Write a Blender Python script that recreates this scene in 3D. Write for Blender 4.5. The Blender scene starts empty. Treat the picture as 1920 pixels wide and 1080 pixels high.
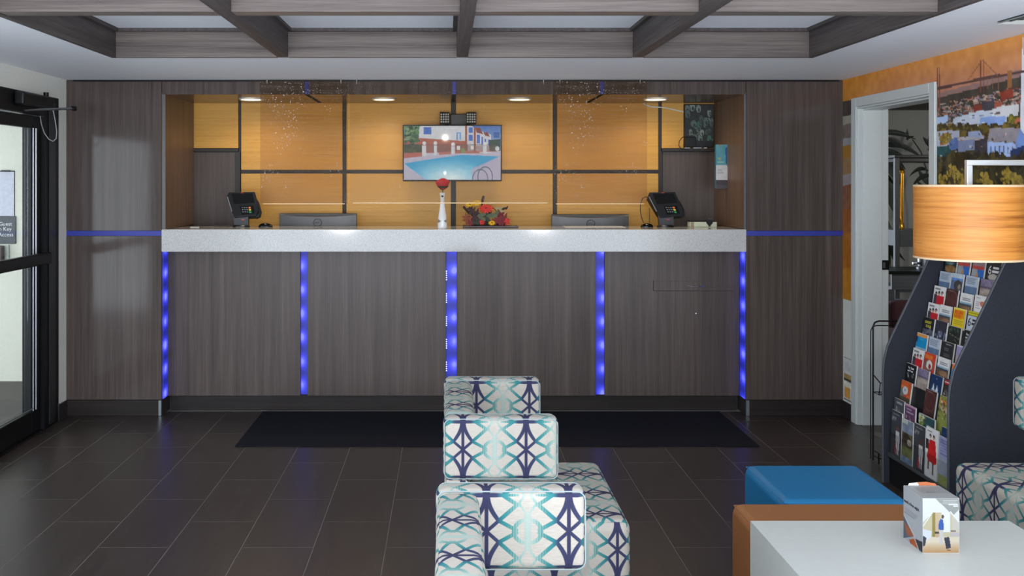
import bpy, bmesh, math, random
import numpy as np
from mathutils import Vector, Matrix

rnd = random.Random(7)
nrs = np.random.RandomState(11)
SC = bpy.context.scene
COL = SC.collection
PI = math.pi

# ------------------------------------------------------------------ camera
H = 1.57                      # eye height
KF = 1760.0                   # focal length in pixels of a 1920 wide frame
cam_d = bpy.data.cameras.new('camera')
cam_d.sensor_width = 36.0
cam_d.lens = 36.0 * KF / 1920.0
cam_d.shift_x = (960 - 840) / 1920.0
cam_d.shift_y = -(540 - 340) / 1920.0
cam_d.clip_start = 0.05
cam = bpy.data.objects.new('camera', cam_d)
cam.location = (0, 0, H)
cam.rotation_euler = (PI / 2, 0, 0)
COL.objects.link(cam)
SC.camera = cam

# ------------------------------------------------------------------ world, lights, exposure
SC.view_settings.view_transform = 'Standard'
SC.view_settings.look = 'None'
SC.view_settings.gamma = 1.0
SC.view_settings.use_curve_mapping = False
SC.view_settings.exposure = 0.0

world = bpy.data.worlds.new('world')
SC.world = world
world.use_nodes = True
bgn = world.node_tree.nodes['Background']
bgn.inputs[0].default_value = (0.80, 0.88, 1.0, 1)
bgn.inputs[1].default_value = 5.6


def lamp(name, kind, loc, power, color=(1, 1, 1), size=0.05, rot=(0, 0, 0), spot=None):
    d = bpy.data.lights.new(name, kind)
    d.energy = power
    d.color = color
    if kind in ('POINT', 'SPOT'):
        d.shadow_soft_size = size
    if kind == 'AREA':
        d.shape = 'SQUARE'
        d.size = size
    if spot:
        d.spot_size = spot
        d.spot_blend = 0.6
    o = bpy.data.objects.new(name, d)
    o.location = loc
    o.rotation_euler = rot
    COL.objects.link(o)
    return o


# the photographer's flash, just above the lens
lamp('camera_flash', 'POINT', (-0.04, -0.03, 1.68), 85, (1.0, 0.985, 0.97), 0.012)
# unseen fill lights added behind the camera to even out the flash
lamp('lobby_fill', 'POINT', (-1.7, -2.6, 1.0), 50, (1.0, 0.98, 0.96), 0.16)
lamp('lobby_fill', 'POINT', (1.5, -2.6, 1.0), 50, (1.0, 0.98, 0.96), 0.16)
# unseen lights added to brighten the lounge and the entrance vestibule
lamp('lounge_fill', 'POINT', (4.6, 5.2, 1.9), 40, (1.0, 0.96, 0.9), 0.1)
lamp('vestibule_fill', 'AREA', (-4.2, 5.6, 2.2), 19, (0.97, 1.0, 0.94), 1.2)

# ------------------------------------------------------------------ helpers


def lin1(v):
    v = v / 255.0
    return v / 12.92 if v <= 0.04045 else ((v + 0.055) / 1.055) ** 2.4


def lin(c):
    return tuple(lin1(x) for x in c)


def sm(o, ang=35):
    me = o.data
    me.polygons.foreach_set('use_smooth', [True] * len(me.polygons))
    try:
        me.set_sharp_from_angle(angle=math.radians(ang))
    except Exception:
        pass


class G:
    """collects shapes into one mesh"""

    def __init__(self):
        self.bm = bmesh.new()

    def _box(self, x0, x1, y0, y1, z0, z1):
        vs = [self.bm.verts.new((x, y, z)) for x in (x0, x1) for y in (y0, y1) for z in (z0, z1)]
        F = [(0, 1, 3, 2), (4, 6, 7, 5), (0, 4, 5, 1), (2, 3, 7, 6), (0, 2, 6, 4), (1, 5, 7, 3)]
        fs = [self.bm.faces.new([vs[i] for i in f]) for f in F]
        return vs, fs

    def box(self, x0, x1, y0, y1, z0, z1, b=0.0, seg=2, mat=None):
        x0, x1 = min(x0, x1), max(x0, x1)
        y0, y1 = min(y0, y1), max(y0, y1)
        z0, z1 = min(z0, z1), max(z0, z1)
        vs, fs = self._box(x0, x1, y0, y1, z0, z1)
        if b > 0:
            es = list({e for f in fs for e in f.edges})
            r = bmesh.ops.bevel(self.bm, geom=es, offset=b, segments=seg, profile=0.5, affect='EDGES')
            vs = list({v for f in r['faces'] for v in f.verts} | {v for v in vs if v.is_valid})
        if mat is not None:
            bmesh.ops.transform(self.bm, matrix=mat, verts=[v for v in vs if v.is_valid])
        return self

    def cyl(self, p0, p1, r, r1=None, seg=16, caps=True):
        p0, p1 = Vector(p0), Vector(p1)
        d = (p1 - p0)
        q = d.to_track_quat('Z', 'Y').to_matrix()
        r1 = r if r1 is None else r1
        a = [self.bm.verts.new(p0 + q @ Vector((r * math.cos(2 * PI * i / seg), r * math.sin(2 * PI * i / seg), 0))) for i in range(seg)]
        c = [self.bm.verts.new(p1 + q @ Vector((r1 * math.cos(2 * PI * i / seg), r1 * math.sin(2 * PI * i / seg), 0))) for i in range(seg)]
        for i in range(seg):
            j = (i + 1) % seg
            self.bm.faces.new((a[i], a[j], c[j], c[i]))
        if caps:
            self.bm.faces.new(a[::-1])
            self.bm.faces.new(c)
        return self

    def tube(self, pts, r, seg=8):
        P = [Vector(p) for p in pts]
        rings = []
        up = None
        for i, p in enumerate(P):
            t = (P[min(i + 1, len(P) - 1)] - P[max(i - 1, 0)]).normalized()
            if up is None:
                up = t.orthogonal().normalized()
            up = (up - t * up.dot(t)).normalized()
            s = t.cross(up)
            rr = r[i] if isinstance(r, (list, tuple)) else r
            rings.append([self.bm.verts.new(p + (up * math.cos(2 * PI * k / seg) + s * math.sin(2 * PI * k / seg)) * rr) for k in range(seg)])
        for a, c in zip(rings, rings[1:]):
            for k in range(seg):
                j = (k + 1) % seg
                self.bm.faces.new((a[k], a[j], c[j], c[k]))
        self.bm.faces.new(rings[0][::-1])
        self.bm.faces.new(rings[-1])
        return self

    def lathe(self, prof, seg=32, c=(0, 0, 0), sq=1.0):
        rings = []
        for (r, z) in prof:
            rings.append([self.bm.verts.new((c[0] + r * math.cos(2 * PI * k / seg), c[1] + sq * r * math.sin(2 * PI * k / seg), c[2] + z)) for k in range(seg)])
        for a, b in zip(rings, rings[1:]):
            for k in range(seg):
                j = (k + 1) % seg
                self.bm.faces.new((a[k], a[j], b[j], b[k]))
        if prof[0][0] > 1e-6 and not (abs(prof[0][0] - prof[-1][0]) < 1e-9 and abs(prof[0][1] - prof[-1][1]) < 1e-9):
            self.bm.faces.new(rings[0][::-1])
            self.bm.faces.new(rings[-1])
        return self

    def prism(self, poly, axis, a, b):
        """polygon in the two other axes, extruded along axis from a to b"""
        def pt(p, t):
            if axis == 'x':
                return (t, p[0], p[1])
            if axis == 'y':
                return (p[0], t, p[1])
            return (p[0], p[1], t)
        A = [self.bm.verts.new(pt(p, a)) for p in poly]
        B = [self.bm.verts.new(pt(p, b)) for p in poly]
        n = len(poly)
        self.bm.faces.new(A)
        self.bm.faces.new(B[::-1])
        for i in range(n):
            j = (i + 1) % n
            self.bm.faces.new((A[j], A[i], B[i], B[j]))
        return self

    def ball(self, c, r, sx=1, sy=1, sz=1, u=16, v=10, rot=None):
        m = Matrix.Translation(c)
        if rot is not None:
            m = m @ rot
        m = m @ Matrix.Diagonal((r * sx, r * sy, r * sz, 1))
        bmesh.ops.create_uvsphere(self.bm, u_segments=u, v_segments=v, radius=1, matrix=m)
        return self

    def face(self, pts):
        self.bm.faces.new([self.bm.verts.new(p) for p in pts])
        return self

    def build(self, name, mat, parent=None, uv=None, smooth=35, rec=True):
        bm = self.bm
        if rec:
            bmesh.ops.recalc_face_normals(bm, faces=bm.faces[:])
        if uv:
            bm.normal_update()
            L = bm.loops.layers.uv.new('UVMap')
            for f in bm.faces:
                n = f.normal
                ax = max(range(3), key=lambda i: abs(n[i]))
                for l in f.loops:
                    l[L].uv = uv(l.vert.co, n, ax)
        me = bpy.data.meshes.new(name)
        bm.to_mesh(me)
        bm.free()
        me.materials.append(mat)
        o = bpy.data.objects.new(name, me)
        COL.objects.link(o)
        if parent is not None:
            o.parent = parent
        if smooth:
            sm(o, smooth)
            if len(me.polygons) < 1500:
                o.modifiers.new('weighted', 'WEIGHTED_NORMAL').keep_sharp = True
        return o


def tag(o, label, cat, group=None):
    o['label'] = label
    o['category'] = cat
    if group:
        o['group'] = group
    return o


def thing(name, label, cat, loc=(0, 0, 0), rz=0.0, group=None):
    o = bpy.data.objects.new(name, None)
    o.empty_display_size = 0.1
    o.location = loc
    o.rotation_euler = (0, 0, rz)
    COL.objects.link(o)
    return tag(o, label, cat, group)


def struct(o):
    o['kind'] = 'structure'
    return o


def sroot(name):
    o = bpy.data.objects.new(name, None)
    COL.objects.link(o)
    return struct(o)


def dup(root, loc, rz, label):
    r = root.copy()
    COL.objects.link(r)
    r.location = loc
    r.rotation_euler = (0, 0, rz)
    r['label'] = label
    for ch in list(root.children):
        c = ch.copy()
        COL.objects.link(c)
        c.parent = r
        for g in list(ch.children):
            d = g.copy()
            COL.objects.link(d)
            d.parent = c
    return r


def lettering(body, size, mat, parent, origin, xd, yd, name='lettering', align='LEFT', depth=0.0004):
    cu = bpy.data.curves.new('t', 'FONT')
    cu.body = body
    cu.size = size
    cu.align_x = align
    cu.extrude = depth
    cu.resolution_u = 3
    t = bpy.data.objects.new('t', cu)
    COL.objects.link(t)
    bpy.context.view_layer.update()
    dg = bpy.context.evaluated_depsgraph_get()
    me = bpy.data.meshes.new_from_object(t.evaluated_get(dg))
    bpy.data.objects.remove(t)
    bpy.data.curves.remove(cu)
    xd, yd = Vector(xd).normalized(), Vector(yd).normalized()
    zd = xd.cross(yd)
    m = Matrix((xd, yd, zd)).transposed().to_4x4()
    m.translation = Vector(origin)
    me.transform(m)
    me.name = name
    me.materials.clear()
    me.materials.append(mat)
    o = bpy.data.objects.new(name, me)
    COL.objects.link(o)
    o.parent = parent
    return o


# ------------------------------------------------------------------ materials
class N:
    """a value in a shader node tree, with arithmetic"""

    def __init__(s, nt, v):
        s.nt, s.v = nt, v

    def op(s, op, *a, clamp=False):
        n = s.nt.nodes.new('ShaderNodeMath')
        n.operation = op
        n.use_clamp = clamp
        for i, x in enumerate((s,) + a):
            x = x.v if isinstance(x, N) else x
            if isinstance(x, (int, float)):
                n.inputs[i].default_value = x
            else:
                s.nt.links.new(x, n.inputs[i])
        return N(s.nt, n.outputs[0])

    def __add__(s, o): return s.op('ADD', o)
    def __sub__(s, o): return s.op('SUBTRACT', o)
    def __mul__(s, o): return s.op('MULTIPLY', o)
    def __truediv__(s, o): return s.op('DIVIDE', o)
    def __pow__(s, o): return s.op('POWER', o)
    def abs(s): return s.op('ABSOLUTE')
    def sqrt(s): return s.op('SQRT')
    def mn(s, o): return s.op('MINIMUM', o)
    def mx(s, o): return s.op('MAXIMUM', o)
    def clamp(s): return s.op('ADD', 0.0, clamp=True)

    def step(s, a, b):
        n = s.nt.nodes.new('ShaderNodeMapRange')
        n.interpolation_type = 'SMOOTHSTEP'
        s.nt.links.new(s.v, n.inputs[0])
        n.inputs[1].default_value = a
        n.inputs[2].default_value = b
        n.inputs[3].default_value = 0.0
        n.inputs[4].default_value = 1.0
        return N(s.nt, n.outputs[0])


def newmat(name):
    m = bpy.data.materials.new(name)
    m.use_nodes = True
    nt = m.node_tree
    return m, nt, nt.nodes['Principled BSDF'], nt.nodes['Material Output']


def ramp(nt, fac, stops, interp='LINEAR'):
    r = nt.nodes.new('ShaderNodeValToRGB')
    r.color_ramp.interpolation = interp
    el = r.color_ramp.elements
    while len(el) < len(stops):
        el.new(0.5)
    for e, (p, c) in zip(el, stops):
        e.position = p
        e.color = (*c, 1)
    nt.links.new(fac.v if isinstance(fac, N) else fac, r.inputs[0])
    return r.outputs[0]


def noise(nt, scale3=(1, 1, 1), scale=5.0, detail=4.0, coord='Object', rough=0.55):
    tc = nt.nodes.new('ShaderNodeTexCoord')
    mp = nt.nodes.new('ShaderNodeMapping')
    mp.inputs['Scale'].default_value = scale3
    nt.links.new(tc.outputs[coord], mp.inputs[0])
    n = nt.nodes.new('ShaderNodeTexNoise')
    n.inputs['Scale'].default_value = scale
    n.inputs['Detail'].default_value = detail
    n.inputs['Roughness'].default_value = rough
    nt.links.new(mp.outputs[0], n.inputs['Vector'])
    return N(nt, n.outputs['Fac'])


def bump(nt, bs, h, strength=0.2, dist=0.002):
    b = nt.nodes.new('ShaderNodeBump')
    b.inputs['Strength'].default_value = strength
    b.inputs['Distance'].default_value = dist
    nt.links.new(h.v, b.inputs['Height'])
    nt.links.new(b.outputs[0], bs.inputs['Normal'])


def pm(name, rgb, rough=0.5, metal=0.0, var=0.08, scale=40.0, bmp=0.0, spec=0.5, coat=0.0):
    """plain material with a little procedural mottling"""
    m, nt, bs, out = newmat(name)
    c = lin(rgb)
    n = noise(nt, scale=scale)
    a = tuple(max(0, x * (1 - var)) for x in c)
    b = tuple(min(1, x * (1 + var)) for x in c)
    nt.links.new(ramp(nt, n, [(0.3, a), (0.7, b)]), bs.inputs['Base Color'])
    bs.inputs['Roughness'].default_value = rough
    bs.inputs['Metallic'].default_value = metal
    bs.inputs['Specular IOR Level'].default_value = spec
    bs.inputs['Coat Weight'].default_value = coat
    if bmp:
        bump(nt, bs, n, bmp)
    return m


def wood(name, stops, s3, rough=0.35, fine=(260, 260, 6), spec=0.4, rand=False):
    """laminate with streaks running along the axis whose scale is small"""
    m, nt, bs, out = newmat(name)
    a = noise(nt, s3, 1.0, 5.0, rough=0.6)
    b = noise(nt, fine, 1.0, 3.0)
    f = a * 0.66 + b * 0.34
    if rand:
        oi = nt.nodes.new('ShaderNodeObjectInfo')
        f = f + (N(nt, oi.outputs['Random']) - 0.5) * 0.12
    nt.links.new(ramp(nt, f, stops), bs.inputs['Base Color'])
    bs.inputs['Roughness'].default_value = rough
    bs.inputs['Specular IOR Level'].default_value = spec
    bump(nt, bs, b, 0.06, 0.001)
    return m


def emis(name, rgb, strength, ):
    m, nt, bs, out = newmat(name)
    n = noise(nt, scale=8.0)
    c = lin(rgb)
    nt.links.new(ramp(nt, n, [(0.2, tuple(x * 0.97 for x in c)), (0.8, c)]), bs.inputs['Emission Color'])
    bs.inputs['Emission Strength'].default_value = strength
    bs.inputs['Base Color'].default_value = (*c, 1)
    return m


def glassy(name, tint=(0.95, 0.96, 0.95), ior=1.45, dirt=0.0, rough=0.0):
    m, nt, bs, out = newmat(name)
    nt.nodes.remove(bs)
    tr = nt.nodes.new('ShaderNodeBsdfTransparent')
    tr.inputs[0].default_value = (*tint, 1)
    gl = nt.nodes.new('ShaderNodeBsdfGlossy')
    gl.inputs['Roughness'].default_value = rough
    lw = nt.nodes.new('ShaderNodeLayerWeight')
    lw.inputs[0].default_value = 0.5
    f0 = ((ior - 1) / (ior + 1)) ** 2
    fr = (N(nt, lw.outputs['Facing']) ** 5.0) * (1 - f0) + f0
    mx = nt.nodes.new('ShaderNodeMixShader')
    nt.links.new(fr.v, mx.inputs[0])
    nt.links.new(tr.outputs[0], mx.inputs[1])
    nt.links.new(gl.outputs[0], mx.inputs[2])
    sh = mx.outputs[0]
    if dirt:
        df = nt.nodes.new('ShaderNodeBsdfDiffuse')
        df.inputs[0].default_value = (0.85, 0.85, 0.82, 1)
        st = noise(nt, (3, 3, 160), 1.0, 2.0)
        sp = noise(nt, (1, 1, 1), 95.0, 1.0).step(0.67, 0.75) * noise(nt, (1, 1, 1), 4.5, 2.0).step(0.46, 0.60)
        d = (st.step(0.45, 0.75) * 0.035 + sp * 0.8) * dirt
        m2 = nt.nodes.new('ShaderNodeMixShader')
        nt.links.new(d.v, m2.inputs[0])
        nt.links.new(sh, m2.inputs[1])
        nt.links.new(df.outputs[0], m2.inputs[2])
        sh = m2.outputs[0]
    nt.links.new(sh, out.inputs[0])
    return m


def print_mat(name, rough=0.45, spec=0.4, emit=0.0, dim=1.0):
    """flat print: the colours are in the mesh's colour attribute"""
    m, nt, bs, out = newmat(name)
    a = nt.nodes.new('ShaderNodeVertexColor')
    a.layer_name = 'print'
    vm = nt.nodes.new('ShaderNodeVectorMath')
    vm.operation = 'SCALE'
    vm.inputs['Scale'].default_value = dim
    nt.links.new(a.outputs[0], vm.inputs[0])
    nt.links.new(vm.outputs[0], bs.inputs['Base Color'])
    bs.inputs['Roughness'].default_value = rough
    bs.inputs['Specular IOR Level'].default_value = spec
    if emit:
        nt.links.new(a.outputs[0], bs.inputs['Emission Color'])
        bs.inputs['Emission Strength'].default_value = emit
        bs.inputs['Base Color'].default_value = (0.01, 0.01, 0.01, 1)
        for l in list(bs.inputs['Base Color'].links):
            nt.links.remove(l)
    return m


def vnoise(h, w, cells, seed=0):
    r = np.random.RandomState(seed)
    gy, gx = max(2, int(cells * h / max(h, w)) + 2), max(2, int(cells * w / max(h, w)) + 2)
    g = r.rand(gy, gx)
    y = np.linspace(0, gy - 1.001, h)
    x = np.linspace(0, gx - 1.001, w)
    yi, xi = y.astype(int), x.astype(int)
    fy, fx = (y - yi)[:, None], (x - xi)[None, :]
    a = g[yi][:, xi] * (1 - fx) + g[yi][:, xi + 1] * fx
    b = g[yi + 1][:, xi] * (1 - fx) + g[yi + 1][:, xi + 1] * fx
    return a * (1 - fy) + b * fy


class Print:
    """a small painter for flat printed pictures; u to the right, v downwards, both 0..1"""

    def __init__(s, w, h, base=(230, 230, 228)):
        s.w, s.h = w, h
        s.a = np.zeros((h, w, 3))
        s.a[:] = base
        s.u = (np.arange(w) / (w - 1))[None, :].repeat(h, 0)
        s.v = (np.arange(h) / (h - 1))[:, None].repeat(w, 1)

    def fill(s, m, c, al=1.0):
        m = m[..., None] * al
        s.a = s.a * (1 - m) + np.array(c, float) * m
        return s

    def rect(s, u0, v0, u1, v1, c, al=1.0):
        return s.fill(((s.u >= u0) & (s.u <= u1) & (s.v >= v0) & (s.v <= v1)).astype(float), c, al)

    def ell(s, cu, cv, ru, rv, c, al=1.0):
        d = ((s.u - cu) / ru) ** 2 + ((s.v - cv) / rv) ** 2
        return s.fill((d <= 1).astype(float), c, al)

    def ring(s, cu, cv, ru, rv, t, c):
        d = np.sqrt(((s.u - cu) / ru) ** 2 + ((s.v - cv) / rv) ** 2)
        return s.fill((np.abs(d - 1) < t).astype(float), c)

    def mask(s, pts):
        ins = np.zeros((s.h, s.w), bool)
        n = len(pts)
        for i in range(n):
            x0, y0 = pts[i]
            x1, y1 = pts[(i + 1) % n]
            if y0 == y1:
                continue
            c = ((y0 > s.v) != (y1 > s.v)) & (s.u < (x1 - x0) * (s.v - y0) / (y1 - y0) + x0)
            ins ^= c
        return ins.astype(float)

    def poly(s, pts, c, al=1.0):
        return s.fill(s.mask(pts), c, al)

    def line(s, p, q, t, c, asp=1.0):
        px, py = p
        dx, dy = (q[0] - px), (q[1] - py)
        L = dx * dx * asp * asp + dy * dy + 1e-12
        k = np.clip(((s.u - px) * dx * asp * asp + (s.v - py) * dy) / L, 0, 1)
        d = np.sqrt(((s.u - px - k * dx) * asp) ** 2 + (s.v - py - k * dy) ** 2)
        return s.fill((d < t).astype(float), c)

    def grad(s, v0, v1, c0, c1, m=None):
        k = np.clip((s.v - v0) / (v1 - v0), 0, 1)[..., None]
        g = np.array(c0, float) * (1 - k) + np.array(c1, float) * k
        m = (((s.v >= v0) & (s.v <= v1)).astype(float) if m is None else m)[..., None]
        s.a = s.a * (1 - m) + g * m
        return s

    def spots(s, u0, v0, u1, v1, n, cols, r0, r1, seed=1, asp=1.0):
        q = random.Random(seed)
        for _ in range(n):
            r = q.uniform(r0, r1)
            s.ell(q.uniform(u0, u1), q.uniform(v0, v1), r, r * asp, q.choice(cols))
        return s

    def lines(s, u0, v0, u1, v1, n, c, seed=1, thick=0.45):
        q = random.Random(seed)
        st = (v1 - v0) / n
        for i in range(n):
            s.rect(u0, v0 + i * st, u1 - q.random() * (u1 - u0) * 0.3, v0 + (i + thick) * st, c)
        return s

    def mottle(s, amt=12, cells=12, seed=3, m=None):
        k = (vnoise(s.h, s.w, cells, seed) - 0.5)[..., None] * 2 * amt
        s.a = s.a + (k if m is None else k * m[..., None])
        return s

    def mesh(s, name, origin, ud, vd, mat, parent=None, hole=None):
        """vertex grid from origin; ud, vd are the full width and height vectors"""
        U = np.array(ud, float)
        V = np.array(vd, float)
        co = np.array(origin, float) + s.u[..., None] * U + s.v[..., None] * V
        idx = np.arange(s.h * s.w).reshape(s.h, s.w)
        q = np.stack([idx[:-1, :-1], idx[1:, :-1], idx[1:, 1:], idx[:-1, 1:]], -1).reshape(-1, 4)
        if hole is not None:
            q = q[~hole(co)[:-1, :-1].reshape(-1)]
        me = bpy.data.meshes.new(name)
        me.vertices.add(s.h * s.w)
        me.vertices.foreach_set('co', co.reshape(-1))
        me.loops.add(q.size)
        me.loops.foreach_set('vertex_index', q.reshape(-1).astype(np.int32))
        me.polygons.add(len(q))
        me.polygons.foreach_set('loop_start', np.arange(0, q.size, 4, dtype=np.int32))
        me.update(calc_edges=True)
        at = me.color_attributes.new('print', 'FLOAT_COLOR', 'POINT')
        c = np.clip(s.a, 0, 255) / 255.0
        c = np.where(c <= 0.04045, c / 12.92, ((c + 0.055) / 1.055) ** 2.4)
        c = np.concatenate([c, np.ones((s.h, s.w, 1))], -1).astype(np.float32)
        at.data.foreach_set('color', c.reshape(-1))
        me.materials.append(mat)
        o = bpy.data.objects.new(name, me)
        COL.objects.link(o)
        if parent is not None:
            o.parent = parent
        return o


DARKW = [(0.28, lin((62, 54, 51))), (0.5, lin((82, 72, 68))), (0.75, lin((102, 91, 86)))]
M_LAM = wood('dark_laminate_upright_grain', DARKW, (24, 24, 0.5), 0.30, (150, 150, 4), spec=0.25)
M_LAMG = wood('glossy_dark_laminate_upright_grain', DARKW, (24, 24, 0.5), 0.11, (150, 150, 4), spec=0.3)
M_LAMH = wood('dark_laminate_level_grain', [(0.30, lin((70, 62, 60))), (0.5, lin((104, 94, 90))), (0.72, lin((130, 120, 114)))], (0.8, 42, 42), 0.42, (6, 260, 260), spec=0.3)
M_LAMY = wood('dark_laminate_beam_grain', [(0.30, lin((60, 55, 55))), (0.5, lin((82, 76, 75))), (0.72, lin((104, 98, 95)))], (42, 0.8, 42), 0.55, (260, 6, 260), spec=0.15)
M_KICK = wood('dark_plinth_laminate', [(0.3, lin((34, 30, 29))), (0.7, lin((52, 46, 44)))], (1.2, 30, 30), 0.4, (6, 200, 200), spec=0.2)
M_BODY = pm('dark_core_board', (40, 36, 35), 0.7)
M_RET = wood('warm_lit_return_laminate', [(0.3, lin((78, 58, 44))), (0.5, lin((104, 80, 62))), (0.72, lin((124, 98, 78)))], (30, 30, 0.8), 0.4)  # laminate with the warm tint of the downlights put into its colour
M_SOFF = wood('soffit_laminate', [(0.3, lin((78, 66, 58))), (0.7, lin((110, 94, 84)))], (0.8, 30, 30), 0.22, (6, 200, 200))
M_HONEY = wood('honey_veneer', [(0.28, lin((184, 130, 48))), (0.5, lin((202, 150, 64))), (0.75, lin((214, 166, 80)))], (1.6, 40, 60), 0.45, (18, 200, 240))
M_BLACK = pm('black_plastic', (16, 17, 18), 0.4, spec=0.3)
M_BLACKM = pm('black_anodised_metal', (14, 14, 16), 0.4, 0.0, spec=0.25)
M_BAND = pm('black_channel_strip', (36, 30, 28), 0.5)
M_WHITEW = pm('off_white_wall_paint', (222, 222, 214), 0.7, var=0.03, scale=60, bmp=0.15)
M_CREAM = pm('cream_wall_paint', (216, 214, 200), 0.8, var=0.03)
M_CEIL = pm('pale_ceiling_paint', (238, 241, 247), 0.85, var=0.015, scale=90, bmp=0.1)
M_TRIM = pm('white_satin_trim', (206, 211, 209), 0.4, var=0.02)
M_CHROME = pm('chrome', (225, 227, 230), 0.18, 1.0, var=0.02)
M_STEEL = pm('brushed_steel', (150, 152, 155), 0.35, 1.0, var=0.05)
M_ALU = pm('aluminium_bead', (150, 155, 160), 0.35, 0.9, var=0.03)
M_EDGEB = pm('dull_grey_edge_bead', (92, 92, 94), 0.5, 0.2)
M_BLUEP = pm('blue_painted_strip', (42, 52, 150), 0.5, var=0.05)
M_GROUT = pm('grey_grout', (112, 106, 100), 0.8)
M_DFLOOR = pm('dark_entry_flooring', (62, 56, 54), 0.6)
M_PRINT = print_mat('printed_paper')
M_PRINTC = print_mat('printed_card', dim=0.43)
M_PRINTM = print_mat('printed_wallcovering', 0.6, 0.25, dim=1.2)
M_SCREEN = print_mat('lit_screen', 0.03, 0.12, 0.78)
M_GLASS = glassy('door_glass', (0.90, 0.92, 0.90), 1.5)
M_PAPER = pm('white_paper', (226, 227, 228), 0.6, var=0.02)
M_LETW = pm('white_lettering', (215, 217, 218), 0.5, var=0.02)
M_LETD = pm('dark_lettering', (50, 52, 60), 0.5, var=0.02)


def tile_mat():
    m, nt, bs, out = newmat('dark_wood_look_tile')
    a = noise(nt, (30, 1.6, 30), 1.0, 5.0, rough=0.6)
    b = noise(nt, (240, 8, 200), 1.0, 3.0)
    oi = nt.nodes.new('ShaderNodeObjectInfo')
    f = a * 0.6 + b * 0.4 + (N(nt, oi.outputs['Random']) - 0.5) * 0.06
    nt.links.new(ramp(nt, f, [(0.3, lin((42, 35, 32))), (0.5, lin((56, 48, 45))), (0.72, lin((70, 61, 57)))]), bs.inputs['Base Color'])
    bs.inputs['Specular IOR Level'].default_value = 0.45
    nt.links.new((a * 0.16 + 0.24).v, bs.inputs['Roughness'])
    bump(nt, bs, b, 0.12, 0.001)
    return m


M_TILE = tile_mat()


def quartz_mat():
    m, nt, bs, out = newmat('speckled_pale_quartz')
    a = noise(nt, scale=150.0, detail=2)
    b = noise(nt, scale=330.0, detail=1)
    f = a * 0.5 + b * 0.5
    nt.links.new(ramp(nt, f, [(0.36, lin((162, 161, 160))), (0.46, lin((186, 185, 183))), (0.6, lin((194, 193, 190))), (0.68, lin((212, 211, 208)))]), bs.inputs['Base Color'])
    bs.inputs['Roughness'].default_value = 0.10
    return m


M_QUARTZ = quartz_mat()


def led_mat(phase, axis=0, c=0.0, hw=0.03, off=0.2):
    """backlit diffuser of an LED strip: bright where the groups of diodes sit"""
    m, nt, bs, out = newmat('led_diffuser')
    tc = nt.nodes.new('ShaderNodeTexCoord')
    sp = nt.nodes.new('ShaderNodeSeparateXYZ')
    nt.links.new(tc.outputs['Object'], sp.inputs[0])
    z = N(nt, sp.outputs[2])
    s = ((z / 0.163 + phase) * (2 * PI)).op('SINE') * 0.5 + 0.5
    wob = noise(nt, (1, 1, 1), 9.0, 2.0)
    t = ((N(nt, sp.outputs[axis]) - c) / hw - off).abs()
    s = (s * (wob * 0.7 + 0.65) * (t * -0.55 + 1.1)).clamp()
    nt.links.new(ramp(nt, s, [(0.0, lin((26, 32, 140))), (0.45, lin((50, 54, 216))), (0.8, lin((92, 98, 252))), (1.0, lin((140, 146, 255)))]), bs.inputs['Emission Color'])
    bs.inputs['Emission Strength'].default_value = 1.0
    bs.inputs['Base Color'].default_value = (*lin((30, 36, 110)), 1)
    return m


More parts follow.
